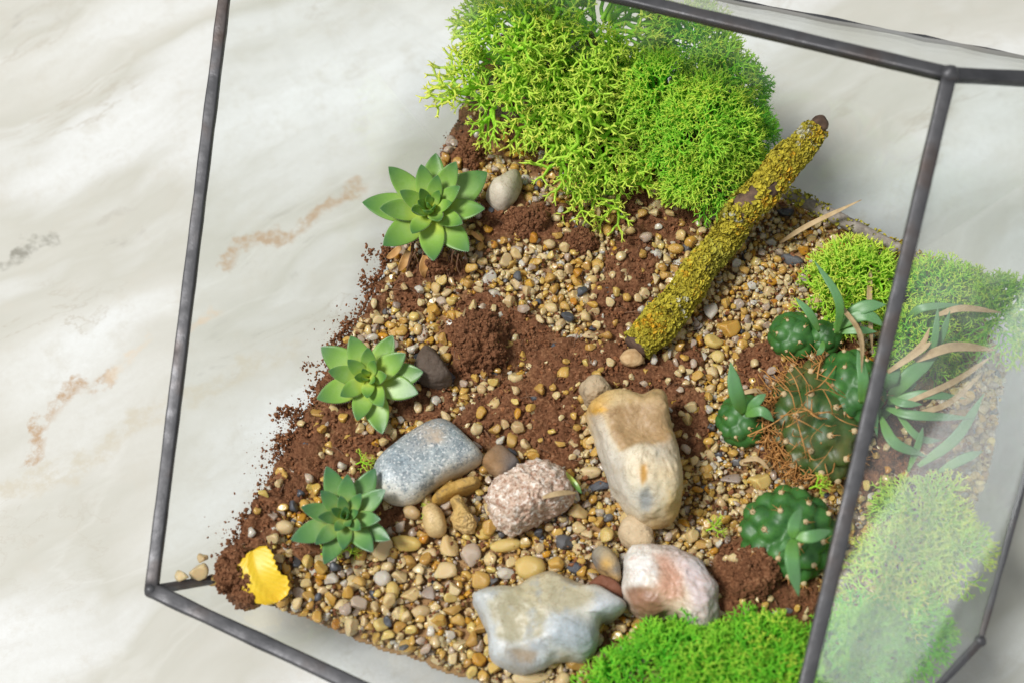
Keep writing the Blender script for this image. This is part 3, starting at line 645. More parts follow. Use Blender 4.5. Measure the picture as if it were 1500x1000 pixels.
# pebbles that can be told apart: x, y, rx, ry, turn, colour, height share, label
SPECIAL = [
    (592, 794, 24, 18, -10, 'yellow', 'blocky yellow pebble under the ochre nugget'), (558, 801, 18, 20, 20, 'cream', 'cream pebble at the right of the lowest houseleek'),
    (688, 811, 16, 26, 10, 'grey', 'tall grey veined pebble in the coarse gravel'), (702, 847, 16, 20, -30, 'honey', 'smooth amber brown oval pebble above the grey flint'),
    (777, 831, 22, 24, 0, 'yellow', 'largest round ochre yellow pebble above the grey flint'), (655, 836, 20, 18, 20, 'cream', 'cream pebble left of the amber brown oval pebble'),
    (656, 797, 14, 25, 15, 'cream', 'long pale pebble standing beside the grey veined pebble'), (741, 797, 23, 13, 10, 'yellow', 'flat cream yellow pebble below the pink granite'),
    (826, 793, 18, 11, -12, 'slate', 'flat dark slate pebble between granite and agate'), (846, 748, 15, 15, 0, 'cream', 'round pinkish cream pebble at the granite pebble tip'),
    (879, 711, 18, 14, 5, 'slate', 'squarish blue grey slate pebble beside the large flint'), (863, 690, 17, 14, 0, 'cream', 'clear quartz pebble between granite and large flint'),
    (862, 780, 11, 11, 0, 'cream', 'round cream pebble under the slate pebble row'), (722, 848, 10, 12, 0, 'slate', 'small slate pebble beside the amber oval pebble'),
    (741, 838, 12, 9, 0, 'white', 'white pebble touching the rear of the grey flint'), (716, 405, 12, 15, 0, 'white', 'pale milky pebble below the highest houseleek'),
    (723, 431, 11, 12, 20, 'white', 'second milky pebble just below the pale milky one'), (829, 547, 13, 15, 30, 'honey', 'large translucent brown pebble in the peat left of the lichen branch'),
    (818, 577, 0, 0, 0, 'cream', ''), (838, 493, 11, 9, 10, 'white', 'white oval pebble in the middle of the peat'), (863, 489, 12, 9, 5, 'cream', 'flat cream pebble beside the white oval pebble'),
    (819, 507, 12, 9, -15, 'slate', 'single slate pebble in the middle of the peat'), (990, 363, 13, 11, 0, 'honey', 'round brown translucent pebble left of the branch'),
    (961, 371, 9, 10, 0, 'white', 'white pebble next to a round brown one beside the branch'), (911, 399, 11, 10, 20, 'cream', 'wedge shaped cream pebble alone on the peat'),
    (943, 427, 10, 11, 0, 'cream', 'cream pebble touching the left side of the branch'), (1042, 456, 13, 19, -35, 'white', 'white chalky pebble right of the branch'),
    (1067, 479, 19, 20, 0, 'honey', 'largest tan pebble right of the branch'), (1046, 498, 15, 13, -10, 'yellow', 'yellow topped pebble below the largest tan one'),
    (1159, 379, 19, 14, -20, 'slate', 'large dark slate pebble near the dry stalk'), (1149, 309, 16, 11, 0, 'slate', 'dark slate pebble tucked under the branch'),
    (1131, 411, 9, 9, 0, 'amber', 'bright orange pebble below the dark slate pebble'), (1117, 368, 7, 10, 10, 'grey', 'small violet grey pebble left of the dark slate pebble'),
    (1052, 520, 10, 14, 20, 'yellow', 'yellow pebble in the row above the small ball cactus'), (1113, 703, 17, 18, 0, 'yellow', 'ochre pebble left of the lower ball cactus'),
    (1075, 700, 20, 12, 5, 'grey', 'flat grey brown pebble below the small ball cactus'), (513, 918, 13, 13, 0, 'cream', 'round cream pebble at the front edge of the gravel'),
    (492, 911, 6, 10, -15, 'amber', 'small orange pebble beside the round front edge pebble'), (446, 650, 10, 9, 0, 'slate', 'shiny dark slate pebble in the peat at the left edge'),
    (538, 671, 13, 14, 0, 'honey', 'clear brown quartz pebble above the lowest houseleek'), (540, 860, 0, 0, 0, 'cream', ''), (665, 485, 7, 12, 15, 'slate', 'slate pebble beside the soil clod'),
    (268, 843, 11, 12, 0, 'cream', 'outermost pebble in the glass corner'), (291, 838, 14, 16, -10, 'cream', 'larger pebble second from the glass corner'), (311, 849, 9, 9, 0, 'honey', 'small pebble between glass corner and peat'),
    (297, 816, 8, 9, 0, 'cream', 'small clear pebble resting above the corner pair'), (463, 602, 16, 10, -5, 'honey', 'tan pebble below the left edge of the middle houseleek'),
    (600, 870, 15, 13, 20, 'cream', 'broad cream pebble in the front gravel'), (560, 845, 12, 16, 30, 'white', 'whitish pebble below the lowest houseleek tips'), (630, 868, 13, 16, 10, 'grey', 'grey quartz pebble in the front gravel'),
]
SPECIAL += [(1005, 866, 13, 15, 0, 'cream', 'clear yellowish pebble lying on top of the agate'), (999, 890, 12, 9, 0, 'honey', 'honey pebble on the front of the agate'), (1012, 908, 17, 12, -15, 'cream', 'pale flat pebble between agate and front moss'), (957, 903, 9, 11, 0, 'white', 'pale grey pebble in front of the agate'),
    (878, 894, 12, 13, 0, 'cream', 'clear pebble on the tip of the grey flint'), (900, 896, 8, 8, 0, 'amber', 'orange pebble between grey flint and front moss'), (826, 946, 11, 9, 0, 'amber', 'small orange pebble in the grey flint hollow'), (845, 965, 17, 16, 0, 'honey', 'clear brown pebble in front of the grey flint'), (778, 990, 26, 13, 5, 'cream', 'large flat cream pebble below the grey flint'), (702, 963, 10, 12, 0, 'amber', 'amber pebble at the left foot of the grey flint')]
SPECIAL = [s for s in SPECIAL if s[2] > 0]
def build_pebbles():
    placed = []; cell = {}; CS = .006
    def free(x, y, r, k):
        i, j = int(x // CS), int(y // CS)
        for a in range(i - 2, i + 3):
            for b in range(j - 2, j + 3):
                for (X, Y, rr) in cell.get((a, b), ()):
                    if (X - x) ** 2 + (Y - y) ** 2 < (k * (rr + r)) ** 2: return False
        return True
    def put(x, y, r): cell.setdefault((int(x // CS), int(y // CS)), []).append((x, y, r))
    for (a, b, rx, ry, tw, cls, lab) in SPECIAL:
        g = G(a, b, .002); r = max(rx, ry) * MM
        if a < 320:     # resting on the glass, not on the bed
            g = on_plane(a, b, S0, nl if True else nf); g = g + np.array([0, 0, r * .55 - .0015])
        put(g[0], g[1], r * .9)
        si = random.randrange(18); o = obj('pebble', pebble_mesh(si, cls), None, lab, 'pebble', 'pebbles in the gravel')
        o.location = (g[0], g[1], g[2] + min(rx, ry) * MM * (.35 if a >= 320 else 0) + (.0125 if 'agate' in lab and ('top' in lab or 'on the' in lab) else .010 if 'hollow' in lab or 'tip of the grey' in lab else 0)); o.scale = (rx * MM, ry * MM * 1.08, min(rx, ry) * MM * .95)
        o.rotation_euler = (0, 0, R(tw))
    def cand(n):
        xs = rng.uniform(-.125, .205, n); ys = rng.uniform(-.18, .14, n)
        m = in_poly(xs, ys, OUTLINE) & (poly_dist(xs, ys, OUTLINE) > .0025); return xs[m], ys[m]
    def stonemask(xs, ys):
        m = np.zeros(len(xs), bool)
        for pl in STONE_POLYS:
            c = np.mean(pl, 0); sh = [tuple(c + (np.array(q) - c) * .93) for q in pl]
            m |= in_poly(xs, ys, sh)
        return m
    for layer, (n, k, rlo, rhi, zf) in enumerate(((18000, .76, .75, 1.35, .05), (80000, .64, .48, .9, .05), (18000, .82, .65, 1.2, .85))):
        if layer == 2: cell.clear(); [put(o.location.x, o.location.y, max(o.scale)) for o in bpy.data.objects if o.name.startswith('pebble')]
        xs, ys = cand(n); w = peat_w(xs, ys); sm = stonemask(xs, ys)
        px, py = proj(np.stack([xs, ys, np.full(len(xs), ZS)], -1))
        coarse = np.exp(-(((px - 640) / 190) ** 2 + ((py - 820) / 120) ** 2)); finer = smooth(980, 1120, px)
        cl = fbm(np.stack([xs * 200, ys * 200, xs * 0 + layer], -1), 2)
        for i in range(len(xs)):
            if sm[i]: continue
            pr = [.94, .96, .70][layer]
            if random.random() < w[i] * pr: continue
            if w[i] > .5 and cl[i] < .12 and random.random() < .72: continue
            r = random.uniform(rlo, rhi) ** 1.1 * .00235 * (1 + .42 * coarse[i] - .14 * finer[i])
            if random.random() < .05: r *= 1.3
            if not free(xs[i], ys[i], r, k): continue
            put(xs[i], ys[i], r)
            z = ground1(xs[i], ys[i]) + r * (zf + random.uniform(-.1, .25)) + (.0014 * w[i])
            placed.append((xs[i], ys[i], z, r, px[i], py[i], w[i]))
    # colour classes, the bigger ones picked for objects of their own
    A = np.array(placed); n = len(A)
    cls = rng.choice(7, n, p=PROB); cls[(A[:, 3] < .0017) & (cls == 6)] = 0
    cls = np.where((cls == 2) & (A[:, 3] > .0027), 1, cls)
    shp = rng.integers(0, 18, n)
    inview = (A[:, 4] > 5) & (A[:, 4] < 1180) & (A[:, 5] > 5) & (A[:, 5] < 990)
    mossy = (((A[:, 4] - 830) / 190) ** 2 + ((A[:, 5] - 120) / 190) ** 2 < 1) | (((A[:, 4] - 1030) / 100) ** 2 + ((A[:, 5] - 200) / 130) ** 2 < 1) | ((A[:, 5] > 880) & (A[:, 4] > 870))
    score = A[:, 3] + A[:, 2] * .12 - 1 * (~inview) - 1 * mossy
    for (a, b, rr) in ((620, 300, 85), (537, 545, 70), (507, 750, 62), (1093, 615, 40), (1155, 775, 62), (390, 845, 42)): score -= (np.hypot(A[:, 4] - a, A[:, 5] - b) < rr)
    score -= (A[:, 4] > 1120) & (A[:, 5] > 430) & (A[:, 5] < 700)
    # not under the branch
    order = np.argsort(-score); pick = set(order[:250].tolist())
    LAND = [((630, 302), 'highest houseleek'), ((540, 548), 'middle houseleek'), ((506, 752), 'lowest houseleek'), ((390, 845), 'yellow leaf'), ((627, 677), 'speckled stone'), ((706, 497), 'big soil clod'), ((777, 730), 'pink granite'), ((925, 675), 'large flint'), ((790, 910), 'grey flint'),
            ((985, 860), 'agate'), ((962, 482), 'lower end of the branch'), ((1062, 350), 'middle of the branch'), ((1160, 379), 'dark slate near the dry stalk'), ((1091, 613), 'small ball cactus'), ((1157, 778), 'lower ball cactus'), ((740, 280), 'pale grey pebble'), ((735, 678), 'brown slate chip'), ((632, 540), 'dark brown stone'),
            ((672, 717), 'ochre splinter'), ((678, 753), 'ochre nugget'), ((638, 762), 'cream oval pebble'), ((872, 575), 'small beige stone'), ((932, 780), 'beige stone flake'), ((888, 822), 'orange streaked stone'), ((777, 831), 'round ochre pebble'), ((702, 847), 'amber brown oval pebble'), ((592, 794), 'blocky yellow pebble'),
            ((716, 405), 'pale milky pebble'), ((819, 507), 'lone slate pebble'), ((990, 363), 'round brown pebble by the branch'), ((1067, 479), 'largest tan pebble'), ((1042, 456), 'white chalky pebble'), ((880, 290), 'hanging moss tongue'), ((1022, 290), 'finer moss cushion'), ((513, 918), 'round front edge pebble'), ((446, 650), 'shiny slate in the left peat'),
            ((879, 711), 'squarish blue grey slate'), ((770, 325), 'crumbly clod below the pale pebble'), ((1215, 430), 'yellow green moss patch'), ((1010, 930), 'front moss cushion'), ((1113, 703), 'ochre pebble by the lower cactus'), ((1180, 490), 'green cactus offsets')]
    used = set()
    ADJ = dict(cream='cream quartz', honey='honey brown quartz', amber='bright amber orange', white='milky white', grey='violet grey quartz', slate='dark slate', yellow='ochre yellow')
    rots = rng.normal(size=(n, 4)); rots /= np.linalg.norm(rots, axis=1)[:, None]
    ang = rng.uniform(0, 2 * math.pi, n); tilt = rng.normal(0, .35, (n, 2))
    Vs, Fs, Ms, Rn = [], [], [], []; off = 0
    for i in range(n):
        x, y, z, r = A[i, :4]
        eu = (float(tilt[i, 0]), float(tilt[i, 1]), float(ang[i]))
        if i in pick:
            c = CLS[cls[i]]; near = sorted(LAND, key=lambda q: (q[0][0] - A[i, 4]) ** 2 + (q[0][1] - A[i, 5]) ** 2)[:7]; lab = None
            for size in (('small', 'little') if r < .0026 else ('rounded', 'larger')):
                for (lx, ly), nm in near:
                    dx, dy = A[i, 4] - lx, A[i, 5] - ly
                    side = ('right of' if dx > 0 else 'left of') if abs(dx) > abs(dy) else ('below' if dy > 0 else 'above')
                    l2 = '%s %s pebble just %s the %s' % (size, ADJ[c], side, nm)
                    if l2 not in used: lab = l2; break
                if lab: break
            lab = lab or l2; used.add(lab)
            o = obj('pebble', pebble_mesh(int(shp[i]), c), None, lab, 'pebble', 'pebbles in the gravel')
            o.location = (x, y, z); o.rotation_euler = eu; o.scale = (r, r, r); continue
        m = np.array(Matrix.LocRotScale(None, __import__('mathutils').Euler(eu), None).to_3x3())
        Vs.append(SHAPES[shp[i]] @ m.T * r + np.array([x, y, z])); Fs.append(ICO3[1] + off); off += len(SHAPES[0])
        Ms.append(np.full(len(ICO3[1]), cls[i])); Rn.append(np.full(len(SHAPES[0]), random.random()))
    me = mesh('gravel', np.concatenate(Vs), np.concatenate(Fs), [M[c] for c in CLS], True, {'rnd': np.concatenate(Rn)}, None, np.concatenate(Ms))
    obj('gravel', me, None, 'bed of small rounded quartz gravel in cream, honey and grey', 'gravel', kind='stuff')
    print('PEBBLES', n)
build_pebbles()

# ------------------------------------------------------------------ loose peat crumbs and fibres
def batch(protoV, protoF, locs, rots, scales):
    n = len(locs); k = len(protoV)
    Vv = np.einsum('nij,kj->nki', rots, protoV) * scales[:, None, :] + locs[:, None, :] if scales.ndim == 2 else np.einsum('nij,kj->nki', rots, protoV) * scales[:, None, None] + locs[:, None, :]
    F = protoF[None] + (np.arange(n) * k)[:, None, None]
    return Vv.reshape(-1, 3), F.reshape(-1, protoF.shape[1])
def rand_rots(n):
    q = rng.normal(size=(n, 4)); q /= np.linalg.norm(q, axis=1)[:, None]; w, x, y, z = q.T
    return np.stack([1 - 2 * (y * y + z * z), 2 * (x * y - z * w), 2 * (x * z + y * w), 2 * (x * y + z * w), 1 - 2 * (x * x + z * z), 2 * (y * z - x * w), 2 * (x * z - y * w), 2 * (y * z + x * w), 1 - 2 * (x * x + y * y)], -1).reshape(-1, 3, 3)
def crumbs():
    Vs, Fs, off = [], [], 0
    N = 110000
    xs = rng.uniform(-.125, .205, N); ys = rng.uniform(-.18, .14, N)
    m = in_poly(xs, ys, OUTLINE) & (poly_dist(xs, ys, OUTLINE) > .0015); xs, ys = xs[m], ys[m]
    w = peat_w(xs, ys); m = rng.uniform(size=len(xs)) < np.maximum(w, .17); xs, ys, w = xs[m], ys[m], w[m]
    zs = ground(xs, ys) + .0016 + rng.uniform(-.001, .0012, len(xs))
    loc = np.stack([xs, ys, zs], -1); sc = .00022 + .00085 * rng.power(.5, len(xs)) ** 2.4
    # dirt sticking to the left pane and the front pane above the bed
    t = rng.uniform(0, 1, 3400); a = np.array([P(*q, ZS) for q in ((322, 835), (660, 195))])
    base = a[0] + (a[1] - a[0]) * t[:, None]
    upn = (VL + V0) / 2 - (a[0] + a[1]) / 2
    e = dl / np.linalg.norm(dl); upd = np.cross(nl, e); upd *= np.sign(upd[2])
    cl = sum(k * np.exp(-((t - c) / w) ** 2) for c, w, k in ((.06, .05, .7), (.24, .07, 1.0), (.38, .05, .5), (.50, .05, .75), (.68, .06, .25))) + .08
    dd = rng.exponential(.0019, len(t)) * (.25 + cl * 2.0); 
    ok = dd < .045
    nn = nl if nl[2] > 0 else -nl
    l2 = (base + upd * (dd[:, None] - .0018) + nn * .0011)[ok]
    s2 = ((.00012 + .00085 * rng.power(.5, len(t)) ** 1.6) * np.exp(-dd / .02))[ok]
    loc = np.concatenate([loc, l2]); sc = np.concatenate([sc, s2])
    for _ in range(26):
        tc = random.choice((.06, .10, .22, .25, .30, .38, .48, .52, .60, .68)) + random.gauss(0, .025); m = random.randint(25, 80); far = min(.009, random.expovariate(1 / .0032))
        b = a[0] + (a[1] - a[0]) * tc + upd * far
        q = b + e * rng.normal(0, .0016, (m, 1)) + upd * rng.normal(0, .0011, (m, 1)) + nn * (.0010 + np.abs(rng.normal(0, .0007, (m, 1))))
        loc = np.concatenate([loc, q]); sc = np.concatenate([sc, .0002 + .0007 * rng.power(.5, m) ** 1.6])
    pv = ICO1[0] * (1 + .45 * vnoise(ICO1[0] * 1.7 + 3))[:, None] * np.array([1.25, .9, .75])
    v, f = batch(pv, ICO1[1], loc, rand_rots(len(loc)), sc)
    Vs.append(v); Fs.append(f)
    obj('soil_crumbs', mesh('soil_crumbs', v, f, M['soil'], False, {'grit': np.zeros(len(v)), 'rnd': np.repeat(rng.uniform(0, 1, len(loc)) ** 2, len(pv))}), None, 'loose brown peat crumbs on the bed and on the glass', 'soil', kind='stuff')
crumbs()
def grit():
    N = 26000
    xs = rng.uniform(-.125, .205, N); ys = rng.uniform(-.18, .14, N)
    m = in_poly(xs, ys, OUTLINE) & (poly_dist(xs, ys, OUTLINE) > .0015); xs, ys = xs[m], ys[m]
    m = rng.uniform(size=len(xs)) > np.minimum(peat_w(xs, ys), .93); xs, ys = xs[m], ys[m]
    loc = np.stack([xs, ys, ground(xs, ys) - .0004 + rng.uniform(-.0004, .0012, len(xs))], -1); n = len(loc)
    pv = ICO2[0] * (1 + .3 * vnoise(ICO2[0] * 1.4 + 6))[:, None] * np.array([1.2, .95, .8])
    v, f = batch(pv, ICO2[1], loc, rand_rots(n), .0005 + .0007 * rng.power(.6, n))
    pick = rng.choice(5, n, p=[.42, .3, .06, .08, .14])
    obj('fine_grit', mesh('fine_grit', v, f, [M[c] for c in CLS[:5]], True, {'rnd': np.repeat(rng.uniform(0, 1, n), len(pv))}, None, np.repeat(pick, len(ICO2[1]))), None, 'fine honey coloured grit between the pebbles', 'grit', kind='stuff')
grit()

def tube(pts, rad, n=6, closed=True):
    pts = np.array(pts, float); k = len(pts); rad = np.broadcast_to(np.asarray(rad, float), (k,))
    t = np.gradient(pts, axis=0); t /= np.linalg.norm(t, axis=1)[:, None] + 1e-12
    ref = np.array([.31, .17, .93]); a = np.cross(t, ref); a /= np.linalg.norm(a, axis=1)[:, None] + 1e-12; b = np.cross(t, a)
    th = np.arange(n) / n * 2 * math.pi
    Vv = pts[:, None] + (a[:, None] * np.cos(th)[None, :, None] + b[:, None] * np.sin(th)[None, :, None]) * rad[:, None, None]
    i = np.arange(k - 1)[:, None] * n; j = np.arange(n)[None]; jn = (j + 1) % n
    F = np.stack([i + j, i + jn, i + n + jn, i + n + j], -1).reshape(-1, 4)
    return Vv.reshape(-1, 3), F
def spline(pts, n):
    pts = np.array(pts, float); k = len(pts)
    e = np.concatenate([[2 * pts[0] - pts[1]], pts, [2 * pts[-1] - pts[-2]]]); out = []
    for s in np.linspace(0, k - 1 - 1e-9, n):
        i = int(s); t = s - i; p0, p1, p2, p3 = e[i], e[i + 1], e[i + 2], e[i + 3]
        out.append(.5 * ((2 * p1) + (p2 - p0) * t + (2 * p0 - 5 * p1 + 4 * p2 - p3) * t * t + (3 * p1 - p0 - 3 * p2 + p3) * t ** 3))
    return np.array(out)
def merge(parts):
    Vs, Fs, off = [], [], 0
    for v, f in parts: Vs.append(v); Fs.append(f + off); off += len(v)
    return np.concatenate(Vs), np.concatenate(Fs)
def fibres():
    parts = []
    for _ in range(520):
        a = random.uniform(330, 1180); b = random.uniform(220, 960); g = G(a, b)
        if not in_poly(np.array([g[0]]), np.array([g[1]]), OUTLINE)[0] or random.random() > float(peat_w(np.array([g[0]]), np.array([g[1]]))[0]): continue
        L = random.uniform(.003, .010); th = random.uniform(0, 6.28); bend = random.uniform(-.6, .6)
        p = [g + np.array([math.cos(th + bend * s) * L * s, math.sin(th + bend * s) * L * s, .0022 + .0015 * math.sin(s * 3)]) for s in np.linspace(-.5, .5, 5)]
        parts.append(tube(p, random.uniform(.00009, .00022), 4))
    v, f = merge(parts)
    obj('peat_fibres', mesh('peat_fibres', v, f, M['root']), None, 'fine brown root fibres lying in the peat', 'fibres', kind='stuff')
fibres()

# ------------------------------------------------------------------ clods of peat
def clod(px, py, rx, ry, h, label, seed):
    g = G(px, py, h * .4); v = ICO6[0].copy()
    n = .92 + .38 * fbm(v * 1.5 + seed, 3) + .20 * fbm(v * 5 + seed, 4) + .16 * np.abs(fbm(v * 14 + seed, 3))
    v = v * n[:, None] * np.array([rx * MM, ry * MM, h])
    o = obj('soil_clod', mesh('soil_clod', v, ICO6[1], M['soil'], True, {'grit': np.zeros(len(v))}), None, label, 'soil clod', 'soil clods'); o.location = g + np.array([0, 0, h * .05])
    k = rng.integers(0, len(v), 1800); k = k[v[k, 2] > -.2 * h]
    pv = ICO1[0] * (1 + .45 * vnoise(ICO1[0] * 1.7 + seed))[:, None] * np.array([1.25, .9, .75])
    cv, cf = batch(pv, ICO1[1], v[k] * 1.01, rand_rots(len(k)), .00030 + .0010 * rng.power(.5, len(k)) ** 2)
    c = obj('crumbs', mesh('crumbs', cv, cf, M['soil'], False, {'grit': np.zeros(len(cv))}), o); c['kind'] = 'stuff'
clod(706, 497, 40, 47, .0125, 'big dark brown peat clod in the middle of the bed', 3)
clod(345, 838, 30, 34, .010, 'peat clod in the corner left of the yellow leaf', 9)
clod(362, 875, 14, 12, .006, 'small wet dark red clod below the yellow leaf', 15)
clod(640, 385, 30, 18, .010, 'peat clod under the highest houseleek', 21)
clod(770, 325, 34, 20, .008, 'crumbly peat clod below the pale grey pebble', 27)
clod(850, 352, 26, 17, .006, 'low peat clod below the moss tongue', 29)
clod(1105, 838, 34, 34, .010, 'peat clod left of the lower ball cactus', 39)
clod(967, 52, 20, 34, .026, 'brown peat lump showing between the moss mounds under the top bar', 51)
clod(688, 222, 22, 22, .009, 'peat clod at the left edge under the big moss', 45)

# ------------------------------------------------------------------ reindeer moss
def moss_proto(seed, depth=4, L0=.0082, r0=.00110, spread=(26, 56), decay=(.62, .90), tips=(2, 3)):
    rnd = random.Random(seed); SEG = []
    def rot(d, ang, az):
        a = d.orthogonal().normalized(); a.rotate(Quaternion(d, az)); e = d.copy(); e.rotate(Quaternion(a, ang)); return e
    def grow(p, d, L, r, k, t):
        j = Vector((rnd.gauss(0, 1), rnd.gauss(0, 1), rnd.gauss(0, 1))) * L * .10
        m = p + d * L * .5 + j; e = p + d * L
        SEG.append((p, r, m, r * .92, t, 4 if k > 1 else 3)); SEG.append((m, r * .92, e, r * .86, t + .06, 4 if k > 1 else 3))
        az = rnd.uniform(0, 6.28)
        if k == 0:
            n = rnd.randint(*tips)
            for i in range(n):
                q = rot(d, R(rnd.uniform(22, 55)), az + i * 6.28 / n); l = L * rnd.uniform(.35, .7)
                SEG.append((e, r * .75, e + q * l, r * .28, .95, 3))
            return
        n = 2 if rnd.random() < .62 else 3
        for i in range(n):
            q = rot(d, R(rnd.uniform(*spread)), az + i * 6.28 / n + rnd.uniform(-.4, .4)); q = (q + Vector((0, 0, .10))).normalized()
            grow(e, q, L * rnd.uniform(*decay), r * .83, k - 1, t + .85 / (depth + 1))
    grow(Vector((0, 0, 0)), Vector((0, 0, 1)), L0, r0, depth, .0)
    Vs, F4, T, off = [], [], [], 0
    for p, ra, q, rb, t, n in SEG:
        d = (q - p).normalized(); a = d.orthogonal().normalized(); b = d.cross(a)
        for c, rr in ((p, ra), (q, rb)):
            for k in range(n):
                th = 6.283 * k / n; Vs.append(c + (a * math.cos(th) + b * math.sin(th)) * rr); T.append(t)
        for k in range(n): F4.append((off + k, off + (k + 1) % n, off + n + (k + 1) % n, off + n + k))
        off += 2 * n
    return np.array([tuple(x) for x in Vs]), np.array(F4), np.array(T)
PROTO = [moss_proto(40 + i) for i in range(7)]
PROTO_FINE = [moss_proto(80 + i, 4, .0066, .00084, (24, 48), (.66, .88), (2, 4)) for i in range(6)]
def frame_to(d):
    q = Vector(d).normalized().to_track_quat('Z', 'Y'); q = q @ Quaternion((0, 0, 1), random.uniform(0, 6.28)); return np.array(q.to_matrix())
def moss(label, blobs, mat, protos=PROTO, spacing=.0085, scale=1.0, name='moss_clump', floor=True, drop=.0):
    """blobs: (px, py, z of centre above table, rx px, ry px, h m)"""
    Vs, Fs, Ts, Rs, off = [], [], [], [], 0
    Bl = [(P(a, b, z), rx * MM, ry * MM, h) for a, b, z, rx, ry, h in blobs]
    root = Bl[0][0].copy(); root[2] = float(ground(root[0], root[1]))
    for bi, (c, rx, ry, h) in enumerate(Bl):
        ar = 2 * math.pi * ((rx * ry + rx * h + ry * h) / 3); n = max(5, int(ar / spacing ** 2 / scale ** 2))
        for i in range(n):
            zz = 1 - (i + .5) / n * 1.22; ph = i * 2.39996 + random.uniform(-.4, .4); s = math.sqrt(max(0, 1 - zz * zz))
            u = np.array([s * math.cos(ph), s * math.sin(ph), zz]) + rng.normal(0, .12, 3)
            nrm = u / np.array([rx, ry, h]); nrm /= np.linalg.norm(nrm)
            inner = np.maximum(.25, 1 - .0165 * scale / np.array([rx, ry, h]))
            p = c + u * np.array([rx, ry, h]) * inner
            skip = False
            for bj, (c2, a2, b2, h2) in enumerate(Bl):
                if bj != bi and np.sum(((p - c2) / np.array([a2, b2, h2])) ** 2) < .35: skip = True
            if skip: continue
            d = nrm + rng.normal(0, .28, 3); d[2] += .12
            if d[2] < -.35: d[2] = -.2
            gz = ground1(p[0], p[1])
            if p[2] < gz + .001: p[2] = gz + .001
            pv, pf, pt = random.choice(protos); k = scale * random.uniform(.78, 1.15)
            v = (pv * k) @ frame_to(d).T + p
            low = v[:, 2] < gz - .001
            v[:, 2] = np.where(low, gz - .001 + (v[:, 2] - gz + .001) * .15, v[:, 2])
            Vs.append(v); Fs.append(pf + off); Ts.append(pt); Rs.append(np.full(len(pv), random.random())); off += len(pv)
    V_ = np.concatenate(Vs) - root
    o = obj(name, mesh(name, V_, np.concatenate(Fs), mat, True, {'tip': np.concatenate(Ts), 'rnd': np.concatenate(Rs)}), None, label, 'moss', 'reindeer moss'); o.location = root
    return o
moss('largest yellow green reindeer moss mound at the back of the terrarium', [(800, 118, .078, 122, 108, .030), (875, 58, .090, 92, 88, .030), (772, 56, .086, 74, 74, .026), (728, 158, .074, 50, 50, .018), (850, 195, .072, 66, 48, .016)], M['moss'], PROTO + PROTO_FINE[:3], spacing=.0102, scale=1.05)
moss('low moss tongue hanging from the big mound onto the gravel', [(872, 246, .068, 46, 32, .010), (905, 282, .062, 22, 26, .007)], M['moss'], spacing=.0095, scale=.80)
moss('rounded finer green moss cushion leaning on the lichen branch', [(1022, 205, .080, 84, 84, .025), (1035, 262, .074, 62, 50, .018), (965, 150, .088, 45, 55, .018)], M['moss_mid'], PROTO_FINE, .0078, .70)
moss('loose moss behind the finer cushion under the top frame bar', [(1015, 70, .092, 45, 52, .016), (1052, 125, .086, 40, 38, .015)], M['moss_mid'], PROTO_FINE, .0072, .74)
moss('deep green moss tuft between the cushion and the branch end', [(1086, 200, .072, 34, 50, .014), (1080, 140, .076, 28, 28, .012)], M['moss_deep'], PROTO_FINE, .0062, .60)
moss('bright green moss cushion in the front beside the agate', [(1000, 1020, .064, 120, 88, .017), (1110, 992, .064, 84, 76, .017), (930, 1035, .062, 58, 78, .013)], M['moss_deep'], PROTO_FINE, .0066, .66)
moss('yellow green tips scattered on the front moss cushion', [(1040, 982, .071, 60, 40, .011), (1140, 958, .070, 44, 34, .012)], M['moss_mid'], PROTO_FINE, .0115, .60)
moss('yellow green moss patch beside the dry stalk', [(1252, 410, .062, 64, 42, .012), (1215, 440, .060, 40, 30, .009)], M['moss'], PROTO, .0085, .66)
moss('moss patch behind the slanting frame bar', [(1375, 440, .064, 66, 42, .013), (1350, 500, .062, 70, 40, .012)], M['moss_mid'], PROTO_FINE, .0078, .70)
moss('pale moss clump behind the hazy pane at the picture edge', [(1462, 465, .068, 52, 60, .014)], M['moss_mid'], PROTO_FINE, .0078, .72)
moss('moss patch behind the hazy pane below the trailing succulent', [(1352, 760, .060, 58, 48, .010), (1322, 822, .060, 46, 44, .009), (1392, 812, .059, 34, 40, .007), (1300, 872, .060, 40, 34, .009)], M['moss'], PROTO_FINE, .0075, .74)
moss('dark green moss behind the hazy pane next to the front cushion', [(1262, 950, .060, 60, 58, .012), (1322, 928, .059, 40, 42, .009), (1240, 1010, .060, 50, 40, .010)], M['moss_deep'], PROTO_FINE, .0070, .68)
for (a, b, s, lab) in ((470, 810, .36, 'tiny moss sprig under the lowest houseleek'), (495, 806, .34, 'second tiny moss sprig under the lowest houseleek'), (521, 678, .32, 'tiny moss sprig above the lowest houseleek'), (617, 757, .28, 'tiny moss crumb on the cream oval pebble'), (1035, 775, .34, 'tiny moss sprig in the gravel right of the large flint'), (1172, 740, .30, 'tiny moss sprig on top of the lower ball cactus')):
    g = G(a, b, .004); pv, pf, pt = PROTO[2]
    o = obj('moss_sprig', mesh('moss_sprig', pv * s @ frame_to((.6, .1, .5)).T, pf, M['moss'], True, {'tip': pt, 'rnd': np.full(len(pv), .3)}), None, lab, 'moss', 'loose moss sprigs')
    o.location = g + np.array([0, 0, .003 if a != 1172 else .022])

